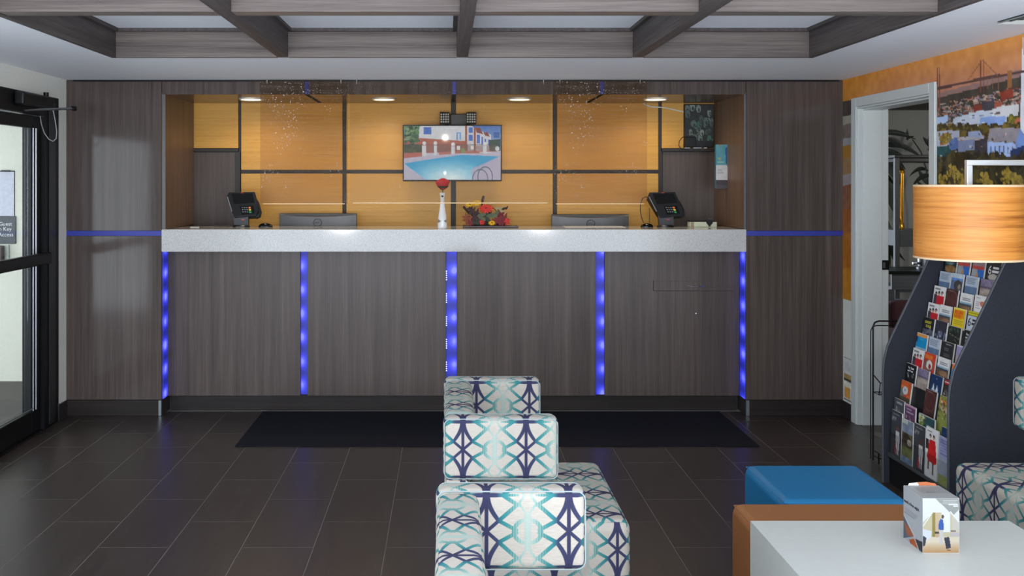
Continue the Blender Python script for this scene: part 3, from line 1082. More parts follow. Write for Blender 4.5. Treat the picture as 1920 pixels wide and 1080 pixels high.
# ---- the lounge beyond the opening
M_GREYW = pm('grey_lounge_paint', (152, 152, 146), 0.85, var=0.03)
LB = 7.9
struct(G().box(XR + 0.16, 5.6, LB, LB + 0.1, 0, ZC).build('wall_lounge_back', M_GREYW, smooth=0))
struct(G().box(5.5, 5.6, 3.0, LB, 0, ZC).build('wall_lounge_side', M_GREYW, smooth=0))
struct(G().box(XR + 0.16, 5.6, 2.9, 3.0, 0, ZC).build('wall_lounge_front', M_GREYW, smooth=0))
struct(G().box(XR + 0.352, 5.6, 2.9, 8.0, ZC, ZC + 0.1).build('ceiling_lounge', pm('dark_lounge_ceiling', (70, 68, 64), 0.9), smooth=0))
struct(G().box(XR + 0.17, 5.5, 7.3, 7.36, 2.128, 2.249).build('trim_1', pm('dark_valance', (48, 44, 36), 0.8), smooth=0))

# ================================================================== RECEPTION COUNTER
desk = thing('reception_desk', 'long built-in reception desk of dark laminate panels with glowing blue strips between', 'desk', (0.04, 6.4, 0))
DX = 0.04
FX = [(-1.9175, -1.009), (-0.958, -0.0146), (0.0619, 1.009), (1.071, 1.990)]


def dpart(name, x0, x1, y0, y1, z0, z1, mat, b=0.0015, par=None, **k):
    return G().box(x0 - DX, x1 - DX, y0 - 6.4, y1 - 6.4, z0, z1, b, 1).build(name, mat, par or desk, **k)


fps = [dpart('front_panel', a, b, PR, PR + 0.018, ZK, 1.097, M_LAM) for (a, b) in FX]
dpart('carcass', -1.917, 1.996, PR + 0.055, 6.62, 0.0, 1.085, M_BODY, 0, smooth=0)
dpart('kick_board', -1.90, 1.975, PR + 0.03, PR + 0.054, 0.001, ZK, M_KICK)
dr = dpart('mail_drawer', px(1226, PR), px(1373, PR), PR - 0.0025, PR, pz(545, PR), pz(527, PR), M_LAM, 0.001)
dpart('drawer_gap', px(1224.5, PR), px(1226, PR), PR - 0.0012, PR, pz(545.5, PR), pz(526.5, PR), M_BODY, 0, dr)
dpart('drawer_gap', px(1226, PR), px(1374, PR), PR - 0.0012, PR, pz(546, PR), pz(545, PR), M_BODY, 0, dr)
G().tube([(px(1288, PR) - DX, PR - 0.001 - 6.4, pz(536, PR)), (px(1296, PR) - DX, PR - 0.02 - 6.4, pz(537, PR)), (px(1304, PR) - DX, PR - 0.024 - 6.4, pz(537.4, PR)), (px(1312, PR) - DX, PR - 0.02 - 6.4, pz(537, PR)), (px(1320, PR) - DX, PR - 0.001 - 6.4, pz(536, PR))], 0.0035, 8).build('drawer_pull', M_CHROME, dr)
G().ball((px(1305, PR) - DX, PR - 0.002 - 6.4, pz(588, PR)), 0.006, sy=0.4).build('lock', M_CHROME, desk)
# blue LED channels between the panels
LEDS = [(-1.9185, -1.918, 0), (-1.008, -0.959, 1), (-0.0136, 0.0609, 2), (1.010, 1.070, 3), (1.9905, 1.9975, 4)]
for (a, b, i) in LEDS:
    if i in (1, 2, 3):
        s = dpart('led_strip', a, b, PR + 0.02, PR + 0.05, ZK + 0.004, 1.0965, led_mat(0.17 * i, 0, (a + b) / 2 - DX, (b - a) / 2, (0, -0.6, 0.5, 0.6)[i]), 0)
    elif i == 0:
        s = dpart('led_strip', -1.9185, -1.912, PW + 0.016, PR - 0.001, ZK + 0.002, 1.0965, led_mat(0.4, 1, (PW + PR) / 2 - 6.4, 0.06, 0.0), 0)
    else:
        s = dpart('led_strip', 1.991, 1.9975, PW + 0.016, PR - 0.001, ZK + 0.002, 1.0965, led_mat(0.75, 1, (PW + PR) / 2 - 6.4, 0.06, -0.3), 0)
    s.data.polygons.foreach_set('use_smooth', [False] * len(s.data.polygons))
M_BEAD = emis('lit_diode', (190, 196, 255), 2.2)
bead = None
for z0 in (0.955, 0.80, 0.642, 0.487, 0.332):
    for k in range(5):
        p = (-0.0105 - DX, PR + 0.016 - 6.4, z0 - k * 0.0145)
        if bead is None:
            bead = G().ball((0, 0, 0), 0.0042, u=8, v=6).build('led_bead', M_BEAD, desk)
            o = bead
        else:
            o = bead.copy()
            COL.objects.link(o)
        o.location = p

wt = thing('worktop', 'pale speckled quartz worktop with deep front edge along the reception desk', 'worktop', (0.04, 6.45, 1.098))
G().box(OX0 + 0.001 - DX, OX1 - 0.001 - DX, 6.282 - 6.45, 6.302 - 6.45, 0, 0.15, 0.003, 2).build('front_edge', M_QUARTZ, wt)
G().box(OX0 + 0.001 - DX, OX1 - 0.001 - DX, 6.302 - 6.45, 6.76 - 6.45, 0.12, 0.15, 0.002, 1).build('slab', M_QUARTZ, wt)
ZW = 1.248

# lower staff worktop on the office side carries the monitors
lw = thing('staff_worktop', 'low dark staff worktop hidden behind the quartz reception counter', 'worktop', (0.04, 6.8, 0.85))
G().box(-1.90, 1.92, -0.03, 0.19, -0.03, 0.0, 0.002, 1).build('slab', M_KICK, lw)
for x in (-1.6, 0.0, 1.6):
    G().box(x - 0.02, x + 0.02, -0.02, 0.18, -0.85, -0.03, 0.002, 1).build('support', M_BODY, lw)

mat_ = tag(G().box(px(440, 5.55), px(1425, 5.55), 5.55, 6.38, 0.0, 0.008, 0.004, 1).build('floor_mat', M_MAT), 'long black entrance mat lying in front of the reception desk', 'mat')

# ================================================================== LOUNGE CHAIRS
UP = 0.208
VP = 0.181


def fab_uv(kind):
    def f(co, n, ax):
        x, y, z = co
        if kind == 'seat':
            if ax == 2:
                return ((y - 0.074) / 0.215, (x - 0.51) / VP + 0.5)
            if ax == 0:
                return ((y - 0.074) / 0.215, (0.445 - z) / VP)
            return ((x - 0.57) / UP, (0.447 - z) / VP)
        if kind == 'back':
            if ax == 2:
                return ((y - 0.198) / 0.205, (x - 0.037) / VP + 0.5)
            if ax == 0:
                return ((y - 0.198) / 0.205, (0.785 - z) / VP)
            return ((x - 0.064) / UP, (0.60 - z) / VP)
        o = 0.061 if kind == 'arm_near' else 0.124
        y0 = 0.0 if kind == 'arm_near' else 0.605
        if ax == 2:
            return ((x - o) / UP, (y - y0) / VP)
        if ax == 0:
            return ((y - y0) / UP, (0.777 - z) / VP)
        return ((x - o) / UP, (0.777 - z) / VP)
    return f


M_PIPE = pm('pale_teal_piping', (140, 152, 152), 0.8)


def loop_tube(g, x0, x1, z0, z1, y, r, c=0.022):
    pts = []
    for (cx, cz, a0) in ((x1 - c, z1 - c, 0), (x0 + c, z1 - c, 90), (x0 + c, z0 + c, 180), (x1 - c, z0 + c, 270)):
        for k in range(5):
            a = math.radians(a0 + k * 22.5)
            pts.append((cx + c * math.cos(a), y, cz + c * math.sin(a)))
    pts.append(pts[0])
    g.tube(pts, r, 6)


def lounge_chair(label, loc, rz):
    t = thing('lounge_chair', label, 'chair', loc, rz, 'patterned lounge chairs')
    G().box(0.085, 0.617, 0.0, 0.68, 0.10, 0.45, 0.036, 5).build('seat', M_FAB, t, uv=fab_uv('seat'), smooth=50)
    g = G()
    g.box(0.0, 0.105, 0.078, 0.602, 0.560, 0.788, 0.024, 4)
    g.box(0.0, 0.084, 0.002, 0.678, 0.10, 0.585, 0.014, 3)
    g.build('backrest', M_FAB, t, uv=fab_uv('back'), smooth=50)
    for nm, y0, y1, zz in (('arm_near', 0.0, 0.077, 0.79), ('arm_far', 0.603, 0.68, 0.79)):
        a = G().box(-0.004, 0.378, y0, y1, 0.585, zz, 0.024, 4).build('armrest', M_FAB, t, uv=fab_uv(nm), smooth=50)
        g = G()
        loop_tube(g, 0.0, 0.374, 0.589, zz - 0.004, y0 + 0.004, 0.0018)
        loop_tube(g, 0.0, 0.374, 0.589, zz - 0.004, y1 - 0.004, 0.0018)
        g.build('piping', M_PIPE, a)
    for x in (0.05, 0.57):
        for y in (0.06, 0.62):
            G().cyl((x, y, 0.0), (x, y, 0.105), 0.016, 0.022, 14).build('leg', M_BLACKM, t)
    return t


ch = lounge_chair('ivory lounge chair with teal and navy lattice, standing nearest the reception desk mat', (-0.012, 3.09, 0), 0)
dup(ch, (-0.027, 1.765, 0), 0, 'ivory lattice lounge chair cut off at the bottom edge, in front of its twin')
dup(ch, (2.64, 3.765, 0), PI, 'ivory lattice lounge chair beside the brochure rack, behind the white table')

# ================================================================== OTTOMANS, TABLE, TENT CARD


def ottoman(name, label, x0, x1, y0, y1, z1, mat):
    cx, cy = (x0 + x1) / 2, (y0 + y1) / 2
    t = thing(name, label, 'ottoman', (cx, cy, 0), 0, 'cube ottomans')
    hx_, hy = (x1 - x0) / 2, (y1 - y0) / 2
    G().box(-hx_, hx_, -hy, hy, 0.03, z1, 0.034, 6).build('upholstered_body', mat, t, smooth=60)
    g = G()
    r = 0.0022
    i = 0.0105
    for (a, b) in (((-1, -1), (1, -1)), ((1, -1), (1, 1)), ((1, 1), (-1, 1)), ((-1, 1), (-1, -1))):
        g.tube([(a[0] * (hx_ - i), a[1] * (hy - i), z1 - i), (b[0] * (hx_ - i), b[1] * (hy - i), z1 - i)], r, 6)
    g.build('seam', mat, t)
    for sx in (-1, 1):
        for sy in (-1, 1):
            G().cyl((sx * (hx_ - 0.05), sy * (hy - 0.05), 0), (sx * (hx_ - 0.05), sy * (hy - 0.05), 0.035), 0.02, seg=14).build('foot', M_BLACK, t)
    return t


ottoman('ottoman', 'blue vinyl cube ottoman between the lattice chair and the brochure rack', 1.170, 1.625, 3.285, 3.725, 0.45, M_BLUEV)
ottoman('ottoman', 'brown vinyl cube ottoman tucked behind the white table', 0.985, 1.600, 2.835, 3.278, 0.452, M_BROWNV)

tb = thing('side_table', 'white laminate waterfall table with a folded card on top', 'table', (1.29, 2.43, 0))
ta, tb_ = 0.908 - 1.29, 1.686 - 1.29
G().prism([(ta, 0.55), (tb_, 0.55), (tb_ - 0.045, 0.505), (ta + 0.045, 0.505)], 'y', -0.39, 0.39).build('tabletop', M_WTABLE, tb)
for x0, s in ((ta, 1), (tb_, -1)):
    G().prism([(x0, 0.0), (x0, 0.5497), (x0 + s * 0.045, 0.5047), (x0 + s * 0.045, 0.0)], 'y', -0.39, 0.39).build('side_panel', M_WTABLE, tb)

# the folded paper box on the table
tc = thing('tent_card', 'folded paper display box with a hotel room picture, on the white table', 'card', (1.353, 2.63, 0.55))
cw, cd, chh = 0.100, 0.108, 0.150
GW = (232, 235, 236)
P = Print(70, 104, GW)
P.mottle(2, 6, 4)
P.poly([(0.34, 0.0), (1.0, 0.0), (1.0, 0.20), (0.83, 0.31)], (158, 162, 156))
P.lines(0.55, 0.035, 0.98, 0.12, 3, (206, 208, 204), 3, 0.4)
P.rect(0.70, 0.105, 0.97, 0.125, (236, 236, 232)).rect(0.84, 0.135, 0.96, 0.15, (236, 236, 232))
pic = [(0.26, 0.26), (0.78, 0.26), (1.0, 0.44), (1.0, 1.0), (0.0, 1.0), (-0.30, 0.66)]
m = P.mask(pic)
P.fill(m, (206, 196, 160))
P.fill(m * ((P.u > 0.26) & (P.u < 0.34)), (150, 136, 62))
P.fill(m * ((P.u > 0.34) & (P.u < 0.46)), (208, 186, 150))
P.fill(m * ((P.u > 0.52) & (P.u < 0.74) & (P.v < 0.62)), (236, 240, 246))
P.fill(m * ((P.u > 0.80) & (P.v < 0.62)), (208, 202, 188))
P.fill(m * (P.v > 0.70), (228, 216, 190))
P.grad(0.78, 1.0, (232, 220, 196), (196, 150, 96), m * (P.v > 0.78))
P.poly([(0.0, 0.56), (0.24, 0.60), (0.22, 0.72), (0.0, 0.82)], (222, 226, 236))
P.poly([(0.0, 0.68), (0.10, 0.72), (0.06, 0.86), (0.0, 0.88)], (44, 46, 54))
P.rect(0.33, 0.61, 0.44, 0.65, (60, 50, 44)).rect(0.35, 0.65, 0.43, 0.71, (200, 170, 140))
P.rect(0.76, 0.59, 0.90, 0.61, (90, 60, 50)).rect(0.76, 0.63, 1.0, 0.69, (196, 188, 190))
P.poly([(0.44, 0.42), (0.50, 0.37), (0.56, 0.40), (0.58, 0.58), (0.42, 0.57)], (44, 92, 176))
P.ell(0.545, 0.335, 0.035, 0.04, (90, 66, 54))
P.poly([(0.46, 0.58), (0.56, 0.58), (0.54, 0.84), (0.46, 0.84)], (206, 206, 204))
P.poly([(0.58, 0.72), (0.72, 0.70), (0.77, 0.90), (0.64, 0.93)], (40, 44, 66))
P.rect(0.66, 0.94, 0.76, 0.955, (120, 90, 60))
P.line((0.0, 0.51), (0.27, 0.25), 0.008, (240, 242, 243), 0.67)
P.line((0.76, 0.25), (1.0, 0.44), 0.010, (240, 242, 243), 0.67)
front = P.mesh('picture_face', (-cw / 2, -cd / 2 - 0.0006, chh), (cw, 0, 0), (0, 0, -chh), M_PRINTC, tc)
P = Print(60, 104, (216, 220, 224))
P.lines(0.08, 0.36, 0.95, 0.48, 4, (160, 162, 168), 5, 0.28)
P.rect(0.05, 0.48, 0.6, 0.495, (110, 112, 122))
P.poly([(0.0, 0.56), (0.55, 0.82), (0.0, 1.0)], (92, 122, 146))
P.poly([(0.0, 0.68), (0.34, 0.72), (0.55, 0.82), (0.2, 0.90)], (206, 112, 70))
P.line((0.0, 0.54), (0.60, 0.80), 0.014, (240, 242, 243), 0.7)
P.poly([(0.62, 0.84), (1.0, 0.80), (1.0, 1.0), (0.76, 1.0)], (54, 56, 62))
P.poly([(0.30, 0.94), (0.60, 0.85), (0.80, 1.0), (0.36, 1.0)], (224, 108, 44))
P.line((0.58, 0.83), (0.80, 1.0), 0.014, (240, 242, 243), 0.7)
P.mottle(3, 8, 3)
side = P.mesh('text_face', (-cw / 2 - 0.0006, cd / 2, chh), (0, -cd, 0), (0, 0, -chh), M_PRINTC, tc)
lettering('need a free night.', 0.0125, M_LETD, tc, (-cw / 2 - 0.0012, cd / 2 - 0.004, chh - 0.043), (0, -1, 0), (0, 0, 1))
P = Print(40, 40, (198, 201, 200))
P.rect(0.2, 0.12, 0.98, 0.62, (176, 179, 178)).lines(0.35, 0.5, 0.7, 0.6, 2, (130, 132, 134), 2)
P.mottle(3, 6, 3)
P.mesh('top_face', (-cw / 2, cd / 2, chh + 0.0006), (cw, 0, 0), (0, -cd, 0), M_PRINTC, tc)
G().box(-cw / 2, cw / 2, -cd / 2, cd / 2, 0, chh).build('box', M_PAPER, tc, smooth=0)
G().prism([(-0.005, chh), (0.045, chh), (0.040, chh + 0.006), (0.015, chh + 0.011), (-0.012, chh + 0.010)], 'y', cd / 2 - 0.001, cd / 2).build('orange_flap', pm('orange_print', (170, 92, 52), 0.5), tc)
G().prism([(-0.036, chh), (-0.006, chh), (-0.008, chh + 0.009), (-0.034, chh + 0.006)], 'y', cd / 2 + 0.001, cd / 2 + 0.002).build('white_flap', M_PAPER, tc)

# ================================================================== BROCHURE RACK
RY0, RY1 = 4.27, 4.89     # inner faces of the side panels
rk = thing('brochure_rack', 'charcoal brochure rack with slanted side panels, full of leaflets beside the doorway', 'rack', (2.45, 4.58, 0))
RX_, RYc = 2.45, 4.58
prof = [(2.272, 0.0), (2.272, 0.575), (2.279, 0.64), (2.296, 0.71), (2.325, 0.775), (2.545, 1.235), (2.60, 1.36), (2.635, 1.40), (2.640, 1.40), (2.640, 0.0)]
pl = [(x - RX_, z) for x, z in prof]
M_EDGE = pm('grey_panel_edging', (70, 74, 80), 0.6)
for (a, b) in ((RY0 - 0.022, RY0), (RY1, RY1 + 0.022)):
    sp_ = G().prism(pl, 'y', a - RYc, b - RYc).build('side_panel', M_CARPET, rk)
    g = G()
    for k in range(7):
        p0, p1 = pl[k], pl[k + 1]
        g.tube([(p0[0] - 0.001, (a + b) / 2 - RYc, p0[1]), (p1[0] - 0.001, (a + b) / 2 - RYc, p1[1])], 0.0065, 6)
    g.build('edge_band', M_EDGE, sp_)
G().box(2.622 - RX_, 2.638 - RX_, RY0 + 0.001 - RYc, RY1 - 0.001 - RYc, 0.02, 1.39).build('back_panel', M_BLACK, rk, smooth=0)
G().box(2.285 - RX_, 2.615 - RX_, RY0 + 0.001 - RYc, RY1 - 0.001 - RYc, 0.142, 0.160, 0.002, 1).build('bottom_shelf', pm('dark_slate_shelf', (58, 64, 68), 0.4), rk)
G().box(2.300 - RX_, 2.312 - RX_, RY0 + 0.001 - RYc, RY1 - 0.001 - RYc, 0.0, 0.141).build('kick_board', M_BLACK, rk, smooth=0)
M_LIP = pm('black_pocket_board', (17, 18, 20), 0.45)


def row_xz(i):
    return 2.551 - (i - 2) * 0.0275, 1.107 - (i - 2) * 0.0805


LEAN = math.radians(8)
SL, CL = math.sin(LEAN), math.cos(LEAN)
for i in range(1, 10):
    X, Z = row_xz(i)
    mt = Matrix.Translation((X - RX_, 0, Z)) @ Matrix.Rotation(LEAN, 4, 'Y')
    for nm, a, b, c, d in (('pocket_board', 0.0088, 0.0105, -0.234, -0.012), ('pocket_ledge', -0.004, 0.0086, -0.2345, -0.2310)):
        G().box(a, b, RY0 + 0.001 - RYc, RY1 - 0.001 - RYc, c, d, mat=mt).build(nm, M_LIP, rk, smooth=0)
g = G()
g.box(2.338 - RX_, 2.341 - RX_, RY0 + 0.001 - RYc, RY1 - 0.001 - RYc, 0.161, 0.305)
g.build('pocket', M_LIP, rk, smooth=0)
cp = G()
cp.box(2.2868 - RX_, 2.2888 - RX_, RY0 + 0.004 - RYc, RY1 - 0.03 - RYc, 0.161, 0.275)
cp.build('clear_pocket_front', M_CLEAR, rk, smooth=0)

ORD = ['', 'top', 'second', 'third', 'fourth', 'fifth', 'sixth', 'seventh', 'eighth', 'ninth', 'tenth', 'bottom']
DKT = (40, 42, 48)


def design(kind):
    P = Print(24, 56, (226, 226, 224))
    L = P.lines
    if kind == 'family':
        P.rect(0.1, 0.05, 0.6, 0.075, (120, 122, 122))
        for x, y in ((0.25, 0.17), (0.5, 0.15), (0.78, 0.14)):
            P.ell(x, y, 0.10, 0.045, (44, 32, 30)).ell(x, y + 0.03, 0.07, 0.035, (196, 150, 128))
        P.rect(0.05, 0.20, 0.34, 1, (70, 66, 76))
        P.rect(0.34, 0.205, 1.0, 0.5, (196, 36, 48)).rect(0.36, 0.5, 0.95, 1, (120, 110, 110))
    elif kind == 'gown':
        P.rect(0.1, 0.06, 0.5, 0.08, (110, 110, 112))
        for x in (0.38, 0.66):
            P.ell(x, 0.16, 0.09, 0.04, (40, 30, 28)).ell(x, 0.185, 0.06, 0.03, (200, 150, 128))
        P.poly([(0.3, 0.24), (0.8, 0.22), (0.95, 0.66), (0.75, 0.70), (0.25, 0.68), (0.12, 0.60)], (206, 34, 34))
        P.rect(0.0, 0.24, 0.26, 0.44, (60, 50, 52)).rect(0.2, 0.68, 0.32, 0.85, (110, 80, 70)).rect(0.6, 0.7, 0.72, 0.92, (110, 80, 70))
        P.mottle(8, 10, 3)
    elif kind == 'coast':
        L(0.2, 0.10, 0.9, 0.17, 2, (90, 100, 126), 4)
        P.rect(0, 0.19, 1, 0.23, (150, 180, 196)).rect(0, 0.23, 1, 0.27, (60, 76, 92))
        P.rect(0, 0.27, 1, 1, (104, 84, 66)).ell(0.6, 0.34, 0.4, 0.06, (146, 112, 86))
        P.mottle(14, 12, 5)
    elif kind == 'bluetext':
        P.a[:] = (176, 190, 206)
        L(0.1, 0.05, 0.9, 0.20, 4, (120, 132, 152), 3, 0.4)
        P.rect(0, 0.23, 1, 1, (92, 118, 150))
        P.mottle(7, 10, 8)
    elif kind == 'bluecoast':
        P.a[:] = (190, 206, 216)
        P.rect(0, 0.10, 1, 0.16, (90, 140, 206)).rect(0, 0.16, 1, 1, (78, 100, 136)).ell(0.62, 0.26, 0.34, 0.12, (58, 54, 56)).ell(0.75, 0.29, 0.12, 0.06, (140, 130, 122))
        P.mottle(12, 12, 9)
    elif kind == 'stone':
        P.a[:] = (122, 112, 140)
        P.ell(0.5, 0.18, 0.7, 0.03, (90, 80, 100))
        P.rect(0, 0.20, 1, 1, (150, 138, 130)).ell(0.5, 0.26, 0.5, 0.05, (172, 160, 150))
        P.mottle(22, 16, 4)
    elif kind == 'pot':
        P.a[:] = (150, 142, 186)
        P.rect(0, 0, 1, 0.02, (206, 202, 226)).rect(0, 0.22, 1, 1, (168, 150, 150))
        P.mottle(16, 14, 6)
    elif kind == 'map':
        P.rect(0, 0, 1, 0.12, (150, 130, 134)).rect(0, 0.12, 1, 0.20, (190, 74, 66)).rect(0.0, 0.20, 1, 0.5, (150, 156, 160))
        P.poly([(0.45, 0.2), (1, 0.18), (1, 0.5), (0.6, 0.5)], (32, 104, 186)).ell(0.45, 0.32, 0.1, 0.04, (190, 130, 70))
        P.mottle(14, 14, 2)
    elif kind == 'teal':
        P.a[:] = (50, 62, 64)
        P.ell(0.5, 0.30, 0.5, 0.08, (136, 104, 64)).ell(0.4, 0.15, 0.4, 0.06, (90, 116, 116))
        P.mottle(22, 14, 5)
    elif kind == 'maroon':
        P.a[:] = (62, 34, 36)
        P.ring(0.5, 0.24, 0.5, 0.20, 0.10, (96, 60, 50)).ell(0.5, 0.24, 0.42, 0.16, (76, 40, 40)).rect(0.1, 0.02, 0.6, 0.04, (120, 100, 96))
        P.mottle(10, 10, 4)
    elif kind == 'orangespot':
        L(0.1, 0.05, 0.5, 0.3, 6, (170, 160, 166), 3, 0.35)
        P.ell(0.66, 0.17, 0.2, 0.06, (214, 120, 96)).ell(0.85, 0.10, 0.08, 0.02, (150, 170, 110))
        P.mottle(6, 10, 4)
    elif kind == 'yellow':
        P.a[:] = (226, 198, 34)
        P.rect(0.05, 0.04, 0.92, 0.21, (222, 150, 22))
        L(0.12, 0.24, 0.9, 0.40, 5, (170, 156, 24), 4, 0.35)
        P.rect(0, 0, 1, 0.02, (236, 216, 110))
    elif kind == 'six':
        P.rect(0, 0, 1, 0.09, (216, 206, 40)).rect(0, 0.03, 1, 0.045, (130, 124, 30)).rect(0, 0.085, 1, 0.1, (110, 104, 40))
        P.rect(0, 0.1, 1, 1, (196, 206, 214)).rect(0.55, 0.33, 0.9, 0.345, (60, 64, 72))
    elif kind == 'sixblack':
        P.a[:] = (38, 40, 42)
        P.ell(0.5, 0.34, 0.4, 0.07, (176, 172, 164)).rect(0, 0.4, 1, 1, (90, 96, 104))
    elif kind == 'ghost':
        P.a[:] = (36, 38, 44)
        P.rect(0, 0.26, 1, 1, (84, 86, 96))
        P.spots(0, 0.24, 1, 0.5, 24, [(130, 134, 150), (60, 62, 70), (104, 108, 124)], 0.04, 0.12, 3, 0.5)
    elif kind == 'navytext':
        P.a[:] = (46, 48, 62)
        P.spots(0, 0.24, 1, 0.5, 40, [(150, 156, 178), (96, 104, 130), (60, 64, 84)], 0.03, 0.10, 5, 0.5)
    elif kind == 'darkgreen':
        P.a[:] = (30, 36, 34)
        P.rect(0, 0, 1, 0.018, (188, 186, 176)).spots(0, 0.06, 1, 0.14, 8, [(60, 84, 64)], 0.04, 0.12, 4, 0.4)
        P.line((0.1, 0.18), (0.95, 0.24), 0.006, (130, 128, 104), 0.43).line((0.5, 0.26), (1.0, 0.38), 0.005, (110, 106, 84), 0.43)
        P.mottle(8, 12, 4)
    elif kind == 'taste':
        P.a[:] = (28, 29, 31)
        P.rect(0, 0, 1, 0.018, (176, 176, 172))
        P.spots(0.2, 0.20, 0.8, 0.30, 8, [(150, 150, 148), (90, 90, 88)], 0.03, 0.09, 8, 0.5)
    elif kind == 'orangeblue':
        P.rect(0, 0.015, 1, 0.09, (222, 152, 76)).rect(0, 0.09, 1, 0.31, (24, 144, 198)).rect(0, 0.31, 1, 0.36, (150, 180, 206)).rect(0, 0.09, 0.12, 0.2, (30, 40, 90))
        L(0.3, 0.12, 0.8, 0.2, 3, (90, 170, 206), 2, 0.3)
    elif kind == 'orangebluecard':
        P.rect(0, 0.0, 1, 0.03, (220, 190, 190)).rect(0, 0.03, 1, 0.13, (214, 122, 62)).rect(0, 0.13, 1, 1, (58, 136, 214))
    elif kind == 'menu':
        P.a[:] = (40, 41, 44)
        P.rect(0, 0, 1, 0.012, (150, 150, 150))
        P.rect(0.3, 0.04, 0.75, 0.065, (150, 150, 150))
        L(0.2, 0.14, 0.7, 0.34, 5, (98, 98, 100), 6, 0.35)
    elif kind == 'redfish':
        P.a[:] = (196, 62, 40)
        P.rect(0, 0.05, 0.7, 0.14, (216, 112, 44)).ell(0.45, 0.28, 0.42, 0.13, (120, 96, 90)).ell(0.5, 0.26, 0.28, 0.10, (220, 212, 206)).ell(0.55, 0.29, 0.12, 0.06, (150, 50, 50))
        P.mottle(12, 14, 4)
    elif kind == 'navyfigures':
        P.a[:] = (20, 52, 96)
        P.ell(0.5, 0.07, 0.05, 0.012, (180, 180, 150))
        for x, y in ((0.3, 0.24), (0.62, 0.25)):
            P.poly([(x - 0.14, y + 0.10), (x, y - 0.05), (x + 0.13, y + 0.10)], (206, 216, 222))
        P.ell(0.55, 0.36, 0.16, 0.03, (190, 196, 200))
    elif kind == 'redstripe':
        P.a[:] = (48, 44, 46)
        P.rect(0, 0.03, 1, 0.05, (214, 60, 66)).rect(0, 0.055, 1, 0.08, (230, 220, 220)).rect(0, 0.09, 1, 0.125, (186, 34, 44))
        P.spots(0, 0.18, 1, 0.42, 24, [(110, 106, 104), (150, 146, 140), (70, 64, 62)], 0.03, 0.07, 4, 0.5)
    elif kind == 'orangeball':
        P.a[:] = (208, 98, 44)
        P.rect(0.72, 0.02, 0.95, 0.3, (186, 82, 40)).rect(0, 0.12, 0.7, 0.15, (222, 130, 60))
        P.rect(0, 0.17, 0.5, 1, (122, 118, 112)).ell(0.45, 0.21, 0.26, 0.09, (196, 200, 204)).ell(0.42, 0.20, 0.06, 0.025, (120, 122, 128)).rect(0.35, 0.30, 0.6, 0.36, (190, 60, 50)).rect(0.0, 0.36, 1, 1, (84, 74, 60))
    elif kind == 'orangegreen':
        P.a[:] = (136, 142, 70)
        P.ell(0.45, 0.13, 0.36, 0.05, (220, 124, 50)).ell(0.6, 0.26, 0.4, 0.06, (180, 168, 140))
        P.spots(0, 0.05, 1, 0.45, 40, [(110, 120, 60), (196, 150, 90), (84, 72, 50), (206, 200, 180)], 0.03, 0.09, 4, 0.4)
    elif kind == 'slate':
        P.a[:] = (74, 77, 83)
        P.rect(0.25, 0.05, 0.8, 0.075, (150, 152, 156))
        P.spots(0.2, 0.16, 0.7, 0.34, 16, [(140, 142, 148), (96, 98, 104)], 0.04, 0.08, 4, 0.5)
    elif kind == 'slatewoman':
        P.a[:] = (62, 65, 70)
        P.rect(0.15, 0.06, 0.75, 0.085, (140, 142, 146)).spots(0.1, 0.14, 0.5, 0.24, 8, [(136, 138, 142)], 0.04, 0.07, 4, 0.5)
        P.ell(0.62, 0.37, 0.12, 0.05, (96, 60, 48)).poly([(0.48, 0.42), (0.80, 0.42), (0.86, 0.66), (0.45, 0.66)], (196, 190, 190))
        P.poly([(0.5, 0.66), (0.62, 0.66), (0.60, 0.94), (0.52, 0.94)], (210, 204, 200)).poly([(0.68, 0.66), (0.82, 0.66), (0.76, 0.94), (0.68, 0.94)], (210, 204, 200)).poly([(0.42, 0.70), (0.5, 0.68), (0.55, 0.95), (0.36, 0.9)], (170, 44, 60))
    elif kind == 'scallop':
        P.a[:] = (96, 60, 92)
        P.rect(0, 0, 1, 0.02, (190, 140, 170))
        L(0.15, 0.06, 0.85, 0.16, 3, (180, 170, 186), 2, 0.4)
        P.spots(0.1, 0.2, 0.9, 0.5, 24, [(176, 166, 160), (60, 40, 70), (130, 100, 120)], 0.04, 0.08, 7, 0.5)
    elif kind == 'tealgarden':
        P.a[:] = (44, 76, 80)
        P.spots(0, 0.03, 0.42, 0.5, 50, [(150, 160, 70), (196, 196, 170), (90, 110, 60), (60, 70, 50)], 0.03, 0.08, 4, 0.45)
        P.rect(0.0, 0, 1, 0.015, (160, 176, 166))
        L(0.5, 0.14, 0.85, 0.24, 3, (96, 130, 132), 3, 0.3)
    elif kind == 'bluepaper':
        P.a[:] = (120, 146, 180)
        P.rect(0, 0, 1, 0.03, (200, 214, 226)).rect(0, 0.14, 1, 1, (96, 120, 150)).mottle(14, 12, 3)
    elif kind == 'landscape':
        P.a[:] = (126, 138, 156)
        P.rect(0, 0.0, 0.5, 0.1, (190, 196, 190)).rect(0, 0.30, 1, 0.62, (96, 84, 66)).ell(0.4, 0.42, 0.35, 0.1, (60, 52, 42)).ell(0.7, 0.5, 0.2, 0.08, (170, 160, 150)).rect(0, 0.62, 1, 0.86, (118, 122, 72)).rect(0, 0.86, 1, 1, (110, 132, 156))
        P.mottle(22, 14, 3)
    elif kind == 'lavender':
        P.a[:] = (150, 152, 190)
        L(0.1, 0.05, 0.9, 0.4, 6, (110, 112, 156), 3, 0.4)
        P.rect(0, 0.45, 1, 0.8, (160, 164, 176)).rect(0, 0.8, 1, 1, (150, 156, 90))
        P.mottle(14, 12, 4)
    return P


